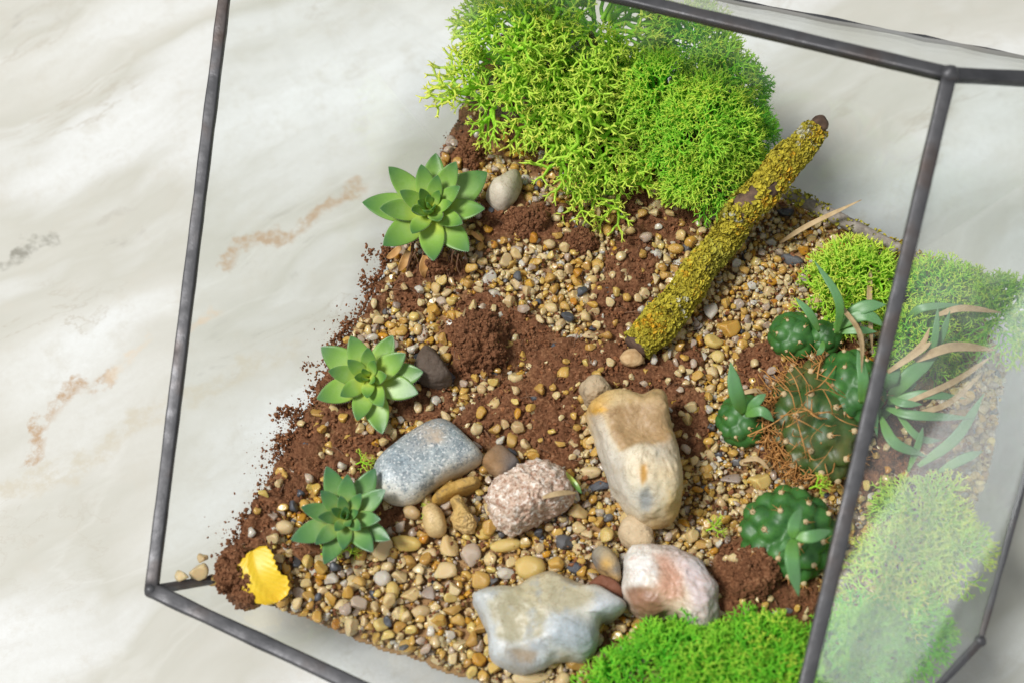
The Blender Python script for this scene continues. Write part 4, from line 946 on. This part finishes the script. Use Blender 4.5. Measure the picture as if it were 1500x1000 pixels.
# ------------------------------------------------------------------ houseleeks
def leaf_mesh(bend=.25, cup=.16, tw=0.0, fat=1.0, mat='leaf', wk=1.0):
    nu, nv = 24, 14; us = 1 - (1 - np.linspace(0, 1, nu)) ** 1.25
    wv = (.16 * (1 - us) ** 2 + np.maximum(us, 1e-4) ** .85 * np.maximum(1 - us, 0) ** .84 * 1.92 + .02 * (1 - us)) * .30 * wk; wv[-1] = .002
    tv = np.interp(us, [0, .2, .5, .8, .95, 1], [.095, .11, .10, .065, .024, .005]) * fat
    Vv, U, E = [], [], []
    for u, w, t in zip(us, wv, tv):
        cx = u - .10 * bend * u * u; cz = bend * u * u * .55 - .05 * u
        for k in range(nv):
            a = 2 * math.pi * k / nv; s = math.cos(a); y = s * w; z = math.sin(a) * t * (.55 if math.sin(a) > 0 else 1.0)
            z += cup * (abs(s) ** 2) * w * 1.5
            Vv.append((cx, y, cz + z)); U.append(u); E.append(abs(s) ** 6 * .9 + (u > .96) * .2)
    Vv.append((us[-1] + .01 - .1 * bend, 0, bend * .56 - .05)); U.append(1); E.append(1)
    i = np.arange(nu - 1)[:, None] * nv; j = np.arange(nv)[None]; jn = (j + 1) % nv
    F = np.stack([i + j, i + jn, i + nv + jn, i + nv + j], -1).reshape(-1, 4)
    T = np.array([[(nu - 1) * nv + k, (nu - 1) * nv + (k + 1) % nv, nu * nv] for k in range(nv)])
    me = mesh('leaf', np.array(Vv), [F, T], M[mat], True, {'u': U, 'e': E}); return me
def cilia_mesh(lm, wk=1.0):
    """tiny hairs on the leaf rim"""
    parts = []; co = np.array([v.co[:] for v in lm.vertices]); nv = 14
    for side in (0, 7):
        line = co[side:24 * nv:nv]; line = line[:24]
        for s in np.linspace(.35, .97, 17):
            k = s * 23; i = int(k); p = line[i] * (1 - k + i) + line[min(i + 1, 23)] * (k - i)
            d = np.array([.4, -1 if side else 1, .1]); d /= np.linalg.norm(d)
            parts.append(tube([p, p + d * .022], [.0030, .0008], 3))
    v, f = merge(parts); return mesh('rim_hairs', v, f, M['white'])
LM = [leaf_mesh(b, c, mat='leaf', wk=w) for b, c, w in ((.18, .18, 1.08), (.32, .26, 1.0), (.08, .16, 1.14))]
LMB = [leaf_mesh(b, c, mat='leaf_blue', wk=w) for b, c, w in ((.14, .18, 1.04), (.28, .26, .98), (.08, .16, 1.10))]
HM = [cilia_mesh(m) for m in LM]; HMB = [cilia_mesh(m) for m in LMB]
def houseleek(px, py, rpx, n, label, lib, hairs, hgt, tilt=(0, 0), el=(4, 78), seed=0, wid=1.0, phase=0.0):
    rnd = random.Random(seed); g = G(px, py, hgt + .006); t = thing('houseleek', label, 'succulent', g, 'houseleeks')
    RM = rpx * MM
    stem_v, stem_f = tube(spline([(0, 0, -.004), (.0006, 0, hgt * .5), (0, 0, hgt + .004)], 8), np.linspace(.0035, .0040, 8), 10)
    obj('stem', mesh('stem', stem_v, stem_f, M['leaf_blue' if lib is LMB else 'leaf'], True, {'u': np.full(len(stem_v), .1), 'e': np.zeros(len(stem_v))}), t)
    tq = Quaternion((1, 0, 0), R(tilt[0])) @ Quaternion((0, 1, 0), R(tilt[1]))
    for i in range(n):
        f = i / (n - 1); az = phase + i * 2.39996 + rnd.uniform(-.10, .10)
        elev = R(el[0] + (el[1] - el[0]) * f ** 1.35 + rnd.uniform(-5, 5)); L = RM * (1.02 - .72 * f ** 1.15) * rnd.uniform(.93, 1.07)
        q = tq @ Quaternion((0, 0, 1), az) @ Quaternion((0, 1, 0), -elev) @ Quaternion((1, 0, 0), R(rnd.uniform(-9, 9)))
        k = rnd.randrange(3); o = obj('leaf', lib[k], t); o.rotation_mode = 'QUATERNION'; o.rotation_quaternion = q
        loc = Vector((0, 0, hgt + .0035 * f * (RM / .022) + .001)) + (q @ Vector((.0015, 0, 0)))
        o.location = loc; wsc = L * wid * (1.12 - .15 * f); o.scale = (L, wsc, L * .95)
        if f < .7:
            h = obj('rim_hairs', hairs[k], o)
    return t
hk1 = houseleek(630, 304, 94, 26, 'largest light green houseleek rosette at the left below the moss', LM, HM, .012, (12, 0), (6, 78), 5, 1.0, .6)
hk2 = houseleek(540, 550, 80, 21, 'middle houseleek rosette with broad pale green leaves', LM, HM, .007, (20, -6), (4, 74), 8, 1.08, .2)
hk3 = houseleek(506, 754, 72, 25, 'lowest and smallest blue green houseleek rosette near the yellow leaf', LMB, HMB, .007, (12, 0), (10, 80), 13, .96, 1.1)
# dried leaves and roots hanging under the first rosette
def strap(pts, w, mat, name='leaf', parent=None, fold=.25, nu=16, taper=(.35, .9, 1, .8, .05), thick=.28, twist=0.0):
    p = spline(pts, nu); t = np.gradient(p, axis=0); t /= np.linalg.norm(t, axis=1)[:, None]
    up = np.array([0, -.25, 1.0]); s = np.cross(t, up); s /= np.linalg.norm(s, axis=1)[:, None] + 1e-9; u = np.cross(s, t)
    us = np.linspace(0, 1, nu); ww = np.interp(us, np.linspace(0, 1, len(taper)), taper) * w * .5; nv = 10
    tw = us * twist; s, u = s * np.cos(tw)[:, None] + u * np.sin(tw)[:, None], -s * np.sin(tw)[:, None] + u * np.cos(tw)[:, None]
    th = np.arange(nv) / nv * 2 * math.pi
    Vv = p[:, None] + s[:, None] * (np.cos(th)[None, :, None] * ww[:, None, None]) + u[:, None] * ((np.sin(th) * thick + fold * np.cos(th) ** 2)[None, :, None] * ww[:, None, None])
    i = np.arange(nu - 1)[:, None] * nv; j = np.arange(nv)[None]; jn = (j + 1) % nv
    F = np.stack([i + j, i + jn, i + nv + jn, i + nv + j], -1).reshape(-1, 4)
    caps = np.array([list(range(nv))[::-1], list(range((nu - 1) * nv, nu * nv))])
    Vv = Vv.reshape(-1, 3)
    if parent: Vv = Vv - np.array(parent.location)
    return mesh(name, Vv, [F, caps], M[mat], True, {'u': np.repeat(us, nv), 'e': np.tile(np.abs(np.cos(th)) ** 6 * .9, nu)})
def px3(lst, hs): return [G(a, b, h) + np.array([0, 0, h]) for (a, b), h in zip(lst, hs)]
for k, (a, b, c, w) in enumerate((((600, 368), (590, 388), (584, 398), 14), ((625, 375), (620, 395), (622, 408), 15), ((588, 362), (574, 374), (566, 378), 11), ((648, 372), (662, 385), (668, 398), 12), ((690, 340), (702, 350), (708, 356), 8))):
    obj('dry_leaf', strap(px3([a, b, c], [.009, .006, .003]), w * MM, 'dryorange', 'dry_leaf', hk1, .4, 12, (.7, 1, .9, .6, .1), .08, .8), hk1)
parts = []
for k in range(26):
    a = random.uniform(590, 680); b = random.uniform(352, 375); e = (a + random.uniform(-16, 16), b + random.uniform(20, 50))
    q = px3([(a, b), ((a + e[0]) / 2 + random.uniform(-8, 8), (b + e[1]) / 2), e], [.010, .006, .002]); parts.append(tube(spline(q, 8) - g if False else spline(q, 8), np.linspace(.00035, .00012, 8), 4))
v, f = merge(parts); obj('roots', mesh('roots', v - np.array(hk1.location), f, M['root']), hk1)

# ------------------------------------------------------------------ ball cacti
ar_me = mesh('areole', ICO1[0], ICO1[1], M['areole'])
def cactus(name, label, px, py, rpx, mat, hk=.85, nt=46, leaves=(), seed=0, spines=True, amp=.16, sx=1.0, sy=1.0, lift=.35, group='ball cacti', splen=1.0):
    rr = rpx * MM; g = G(px, py, rr * .5); t = thing(name, label, 'cactus', g, group); v = ICO5[0].copy()
    pts = []
    for i in range(nt):
        z = 1 - (i + .5) / nt * 1.7; ph = i * 2.39996; s = math.sqrt(max(0, 1 - z * z)); pts.append((s * math.cos(ph), s * math.sin(ph), z))
    pts = np.array(pts); D = np.linalg.norm(v[:, None] - pts[None], axis=2).min(1); sp = math.sqrt(4 * math.pi * .85 / nt)
    b = np.clip(1 - (D / (sp * .62)) ** 2, 0, 1) ** .8
    rad = 1 + amp * (b - .5) + .04 * fbm(v * 2 + seed, 2)
    S = np.array([rr * sx, rr * sy, rr * hk]); cz = rr * hk * lift
    obj('body', mesh('body', v * rad[:, None] * S + [0, 0, cz], ICO5[1], M[mat]), t)
    parts = []; rnd = random.Random(seed)
    for p in pts:
        q = p * (1 + amp * .5) * S + np.array([0, 0, cz])
        if q[2] < -.001: continue
        o = obj('areole', ar_me, t); o.location = q; o.scale = (rr * .075,) * 3
        if spines:
            for _ in range(5):
                d = p / S; d = d / np.linalg.norm(d) + np.array([rnd.gauss(0, .6) for _ in range(3)]); d /= np.linalg.norm(d); L = rr * rnd.uniform(.10, .24) * splen
                parts.append(tube([q, q + d * L * .5, q + d * L], [rr * .012, rr * .009, rr * .003], 3))
    if parts:
        v2, f2 = merge(parts); obj('spines', mesh('spines', v2, f2, M['spine']), t)
    for (lst, hs, w) in leaves: obj('leaf', strap(px3(lst, hs), w * MM, 'strap', 'leaf', t), t)
    return t
cactus('ball_cactus', 'small green ball cactus with three upright leaves in the gravel', 1091, 613, 38, 'cactus', .8, 26, [([(1090, 606), (1078, 575), (1070, 530)], [.017, .026, .032], 22), ([(1092, 606), (1108, 588), (1122, 576)], [.017, .021, .022], 14), ([(1092, 608), (1115, 602), (1134, 617)], [.017, .021, .019], 15)], 1, True, .15)
cactus('ball_cactus', 'lower green ball cactus with a three leaf sprout near the front moss', 1157, 778, 62, 'cactus', .8, 40, [([(1163, 788), (1160, 820), (1170, 873)], [.028, .030, .024], 20), ([(1163, 786), (1190, 785), (1218, 776)], [.028, .031, .030], 17), ([(1162, 788), (1163, 768), (1174, 742)], [.028, .031, .030], 17), ([(1160, 790), (1150, 797), (1140, 808)], [.027, .028, .025], 8)], 2, True, .22)
cactus('ball_cactus', 'green cactus offset at the top of the brown cactus', 1163, 492, 36, 'cactus', .85, 24, [], 3, True, .15, lift=.5)
cactus('ball_cactus', 'narrow green cactus offset with leaves above the brown cactus', 1206, 498, 26, 'cactus', 1.1, 18, [([(1226, 490), (1228, 440), (1193, 382)], [.020, .034, .040], 13), ([(1200, 486), (1186, 460), (1165, 436)], [.020, .027, .030], 12), ([(1222, 478), (1262, 452), (1298, 446)], [.020, .028, .030], 20), ([(1222, 482), (1265, 462), (1296, 478)], [.020, .027, .026], 18), ([(1222, 486), (1255, 484), (1285, 486)], [.018, .022, .022], 12), ([(1206, 500), (1203, 512), (1196, 520)], [.018, .018, .016], 9), ([(1228, 470), (1233, 455), (1232, 440)], [.02, .026, .030], 9)], 4, True, .12, lift=.6)
cactus('ball_cactus', 'large withered brown green cactus with long tawny spines', 1204, 608, 72, 'cactus_brown', .62, 44, [], 5, True, .20, sx=.92, sy=1.18, splen=1.0)
cactus('ball_cactus', 'dark green lobed cactus against the slanting frame bar', 1244, 575, 46, 'cactus', .9, 30, [([(1262, 590), (1264, 555), (1256, 512)], [.024, .032, .034], 16), ([(1266, 592), (1276, 560), (1292, 520)], [.024, .031, .034], 12)], 6, True, .18, sy=1.25, lift=.75)
# tawny fibres round the withered cactus
parts = []
for k in range(46):
    u = math.sqrt(random.random()); th = random.uniform(0, 6.283); a = 1190 + math.cos(th) * 62 * u; b = 618 + math.sin(th) * 84 * u; hh = .020 * math.sqrt(max(0, 1 - u * u)) + .006
    dx, dy = random.gauss(0, 16), random.gauss(0, 16)
    parts.append(tube(spline(px3([(a - dx, b - dy), (a + random.gauss(0, 5), b + random.gauss(0, 5)), (a + dx, b + dy)], [hh * .85, hh + .004, hh * .85]), 6), random.uniform(.00012, .00030), 3))
for k in range(760):
    th = random.uniform(2.2, 5.6) if random.random() < .25 else random.uniform(1.2, 3.9); a = 1195 + math.cos(th) * random.uniform(48, 82); b = 615 + math.sin(th) * random.uniform(56, 95)
    e = (a + random.uniform(-26, 26), b + random.uniform(-26, 26)); h = random.uniform(.002, .011)
    parts.append(tube(spline(px3([(a, b), ((a + e[0]) / 2 + random.uniform(-7, 7), (b + e[1]) / 2 + random.uniform(-7, 7)), e], [h, h + .002, h * .6]), 6), random.uniform(.00014, .00030), 3))
v, f = merge(parts); obj('cactus_fibres', mesh('cactus_fibres', v, f, M['spine']), None, 'tawny dry fibres matted round the withered cactus', 'fibres', kind='stuff')

# ------------------------------------------------------------------ trailing succulent behind the frame bar
tp = G(1305, 600); trail = thing('trailing_succulent', 'grey green long leaved succulent behind the slanting bar', 'succulent', tp)
for lst, hs, w in [
    ([(1300, 585), (1335, 548), (1372, 522)], [.012, .020, .022], 24), ([(1300, 570), (1305, 555), (1318, 535)], [.014, .019, .020], 20),
    ([(1350, 535), (1368, 500), (1374, 448)], [.016, .028, .034], 11), ([(1358, 530), (1378, 495), (1392, 455)], [.016, .027, .032], 11),
    ([(1300, 590), (1350, 578), (1415, 583)], [.014, .022, .024], 14), ([(1298, 598), (1340, 608), (1428, 612)], [.014, .020, .022], 14),
    ([(1290, 610), (1310, 648), (1358, 668)], [.014, .018, .014], 16), ([(1345, 682), (1400, 640), (1442, 575)], [.010, .018, .024], 16),
    ([(1375, 690), (1410, 672), (1440, 660)], [.010, .014, .014], 14), ([(1330, 470), (1350, 452), (1410, 446)], [.016, .024, .026], 12),
    ([(1290, 560), (1280, 590), (1285, 640)], [.016, .018, .012], 13), ([(1310, 600), (1345, 640), (1380, 645)], [.014, .016, .013], 11),
    ([(1330, 690), (1345, 650), (1352, 625)], [.010, .016, .020], 10), ([(1300, 580), (1320, 590), (1352, 592)], [.016, .022, .024], 12)]:
    obj('leaf', strap(px3(lst, hs), w * MM, 'strap', 'leaf', trail), trail)
obj('stem', strap(px3([(1290, 610), (1310, 590), (1340, 560)], [.004, .010, .012]), 14 * MM, 'strap', 'stem', trail, .2, 12, (1, 1, .9, .8, .6), .9), trail)
DRY = [([(1222, 438), (1258, 488), (1262, 545)], [.024, .034, .036], 10, 'curved dry blade crossing the cactus offset leaves'), ([(1275, 396), (1273, 450), (1278, 518)], [.018, .022, .020], 9, 'straight dry blade in front of the moss patch'),
       ([(1300, 545), (1345, 515), (1365, 500)], [.02, .026, .028], 10, 'short dry blade right behind the slanting bar'), ([(1340, 528), (1395, 508), (1458, 512)], [.022, .028, .030], 14, 'broad tan dry blade curling behind the hazy pane'),
       ([(1372, 462), (1410, 452), (1466, 458)], [.024, .028, .028], 10, 'flat tan dry blade nearest the pale moss'), ([(1312, 596), (1395, 560), (1452, 522)], [.018, .026, .028], 9, 'long dry blade arching below the broad tan one'),
       ([(1310, 540), (1350, 505), (1362, 480)], [.02, .026, .03], 8, 'thin forked dry blade between upright leaves'), ([(1330, 610), (1390, 590), (1440, 545)], [.018, .024, .024], 9, 'lowest tan dry blade over the trailing leaves'),
       ([(1078, 578), (1110, 572), (1128, 590)], [.006, .008, .006], 7, 'curled dry blade behind the small ball cactus'), ([(1085, 675), (1110, 672), (1130, 690)], [.005, .008, .005], 7, 'curled dry blade above the lower ball cactus'),
       ([(1142, 356), (1185, 330), (1262, 293)], [.003, .012, .020], 8, 'dry stalk sticking out over the glass beside the branch'), ([(795, 728), (820, 722), (846, 721)], [.021, .019, .014], 8, 'withered olive blade lying on the pink granite'),
       ([(828, 692), (842, 708), (852, 722)], [.010, .011, .010], 8, 'short green blade beside the blue grey slate'), ([(668, 488), (676, 470), (682, 450)], [.006, .010, .008], 4, 'short straw stuck in the soil clod')]
for lst, hs, w, lab in DRY:
    b = G(*lst[0]); o = obj('dry_blade', None); bpy.data.objects.remove(o)
    pl = type('q', (), {'location': tuple(b)})()
    o = obj('dry_blade', strap(px3(lst, hs), w * MM, 'dry' if 'green' not in lab else 'leaf', 'dry_blade', pl, .35, 14, (.5, .9, 1, .8, .15), .16, random.uniform(-.8, .8)), None, lab, 'dry leaf', 'dry blades'); o.location = b

# ------------------------------------------------------------------ yellow leaf
def yellow_leaf():
    a = G(371, 806, .008) + np.array([0, 0, .0085]); b = G(404, 882, .005) + np.array([0, 0, .0055]); d = b - a; L = np.linalg.norm(d); d /= L
    s = np.cross(d, [0, 0, 1.0]); s /= np.linalg.norm(s); n = np.cross(s, d); nu, nv = 40, 25
    us = np.linspace(0, 1, nu); vs = np.linspace(-1, 1, nv)
    w = np.interp(us, [0, .06, .2, .45, .7, .88, .97, 1], [.32, .70, .95, .90, 1.0, .85, .5, .12]) * L * .36
    U, Vq = np.meshgrid(us, vs, indexing='ij')
    ww = np.repeat(w[:, None], nv, 1) * (1 + .05 * np.sin(U * 60 + np.sign(Vq)) * np.abs(Vq) ** 4 + .12 * vnoise(np.stack([U * 7, Vq * 2, U * 0], -1).reshape(-1, 3)).reshape(U.shape))
    z = -.0006 + .0024 * np.abs(Vq) ** 1.3 * .9 + .00020 * np.sin((U * 1.1 - np.abs(Vq) * .45) * 46) * np.abs(Vq) ** .7 + .0018 * np.sin(U * 3.4 + .5)
    z[:, :] -= .0016 * (Vq > .4) * (Vq - .4) * 3
    pts = a + d * (U * L)[..., None] + s * (Vq * ww)[..., None] + n * z[..., None] + s * (.0016 * np.sin(U * 4))[..., None]
    top = pts.reshape(-1, 3); bot = (pts - n * .00045).reshape(-1, 3); N = nu * nv
    i = np.arange(nu - 1)[:, None] * nv; j = np.arange(nv - 1)[None]
    q = np.stack([i + j, i + j + 1, i + nv + j + 1, i + nv + j], -1).reshape(-1, 4)
    rim = list(range(nv)) + [k * nv + nv - 1 for k in range(1, nu)] + [(nu - 1) * nv + k for k in range(nv - 2, -1, -1)] + [k * nv for k in range(nu - 2, 0, -1)]
    side = np.array([[rim[k], rim[(k + 1) % len(rim)], N + rim[(k + 1) % len(rim)], N + rim[k]] for k in range(len(rim))])
    e = np.abs(Vq).reshape(-1) ** 8 * .9; u = U.reshape(-1)
    me = mesh('yellow_leaf', np.concatenate([top, bot]) - a, [q, q[:, ::-1] + N, side], M['yleaf'], True, {'u': np.tile(u, 2), 'e': np.tile(e, 2)})
    o = obj('yellow_leaf', me, None, 'crinkled bright yellow fallen leaf lying on the peat', 'leaf'); o.location = a
yellow_leaf()

# ------------------------------------------------------------------ lichen covered branch
def lichen_branch(name, label, path, rads, nfl, seed, knot=None, fl=(.0003, .0013), bare=-.22, bark='bark'):
    p = spline(path, 90); k = len(p); rad = np.interp(np.linspace(0, 1, k), np.linspace(0, 1, len(rads)), rads) * MM
    root = np.array(p[0]); v, f = tube(p, rad, 32)
    vv = v.reshape(k, 32, 3); out = vv - p[:, None]; out /= np.linalg.norm(out, axis=2, keepdims=True)
    vv = vv + out * (rad[:, None, None] * (.20 * fbm(vv.reshape(-1, 3) * 110 + seed, 4) + .05 * fbm(vv.reshape(-1, 3) * 500 + seed, 2)).reshape(k, 32)[..., None])
    t = thing(name, label, 'branch', root)
    caps = np.array([list(range(32))[::-1], list(range((k - 1) * 32, k * 32))])
    obj('bark', mesh('bark', vv.reshape(-1, 3) - root, [f, caps], M[bark]), t)
    th = np.arange(7) / 7 * 6.283
    dv = np.concatenate([[[0, 0, 0]], np.stack([np.cos(th) * .55, np.sin(th) * .55, np.full(7, .10)], -1), np.stack([np.cos(th) * (1 + .2 * np.sin(th * 3)), np.sin(th) * (1 + .2 * np.cos(th * 2)), .42 + .25 * np.sin(th * 2)], -1)])
    df_ = np.array([[0, 1 + i, 1 + (i + 1) % 7] for i in range(7)] + [[1 + i, 8 + i, 8 + (i + 1) % 7] for i in range(7)] + [[1 + i, 8 + (i + 1) % 7, 1 + (i + 1) % 7] for i in range(7)])
    r2 = np.random.default_rng(seed); n0 = nfl * 3
    i = r2.integers(1, k - 2, n0); j = r2.integers(0, 32, n0); t1 = r2.uniform(0, 1, (n0, 1)); t2 = r2.uniform(0, 1, (n0, 1))
    q = vv[i, j] * (1 - t1) + vv[i + 1, j] * t1; q = q * (1 - t2) + (vv[i, (j + 1) % 32] * (1 - t1) + vv[i + 1, (j + 1) % 32] * t1) * t2; n = out[i, j]
    ok = (n[:, 2] > -.6) & (fbm(q * 130 + seed, 3) > bare - .3 * r2.uniform(size=n0))
    if knot is not None: ok &= np.linalg.norm(q - knot, axis=1) > .0052 * r2.uniform(.7, 1.15, n0)
    q = q[ok][:nfl]; n = n[ok][:nfl]; m = len(q)
    h = fbm(q * 75 + 40 + seed, 2) + r2.normal(0, .14, m); g = fbm(q * 90 + 90, 2) + r2.normal(0, .16, m)
    C = np.where((h < .44)[:, None], [.50, .43, .035], [.66, .40, .02]); C = np.where((h < -.15)[:, None], [.42, .39, .045], C); C = np.where((g > .6)[:, None], [.52, .51, .36], C)
    C = C * r2.uniform(.75, 1.18, (m, 1))
    L = q + n * r2.uniform(-.0002, .0009, (m, 1)); dd = n + r2.normal(0, .6, (m, 3)); Ro = [frame_to(x) for x in dd]; S = r2.uniform(fl[0], fl[1], m)
    V2, F2 = batch(dv, df_, np.array(L), np.array(Ro), np.array(S))
    o = obj('lichen', mesh('lichen', V2 - root, F2, M['lichen'], True, None, np.repeat(np.array(C), len(dv), 0)), t, 'mustard yellow and orange lichen crust'); o['kind'] = 'stuff'
    return t, p, rad, root
def lift(px, py, h): return G(px, py, h) + np.array([0, 0, h])
kn = P(1137, 288, .097)
bp = [lift(930, 510, .007), lift(962, 478, .009), lift(999, 434, .010), lift(1021, 399, .012), lift(1063, 350, .013)] + [P(1086, 310, .078), P(1122, 276, .084), P(1150, 236, .090), P(1174, 216, .093), P(1200, 182, .098)]
br, pth, prd, rt = lichen_branch('lichen_branch', 'thick branch crusted with mustard lichen lying from gravel to the glass', bp, [19, 23, 21, 19, 19, 20, 20, 20, 17, 13], 12500, 2, kn)
ev = ICO3[0] * (1 + .2 * fbm(ICO3[0] * 2.5, 3))[:, None]
o = obj('broken_end', mesh('broken_end', ev * np.array([.0036, .0034, .0034]), ICO3[1], M['bark']), br); o.location = pth[-1] - rt
o = obj('wood_splinter', mesh('wood_splinter', ev * np.array([.0048, .0036, .0030]), ICO3[1], M['wood']), br); o.location = pth[0] - rt + np.array([-.001, -.003, -.002])
tw, *_ = lichen_branch('reflection_twig', 'thin lichen spotted twig standing in for the branch reflection at the rear glass', [lift(1150, 282, .006), lift(1210, 312, .007), lift(1290, 352, .006), lift(1370, 392, .006), lift(1432, 425, .005)], [9, 10, 9, 9, 7], 420, 7, None, (.0004, .001), .12, 'twigbark')  # solid twig added in place of the branch's reflection in the rear pane
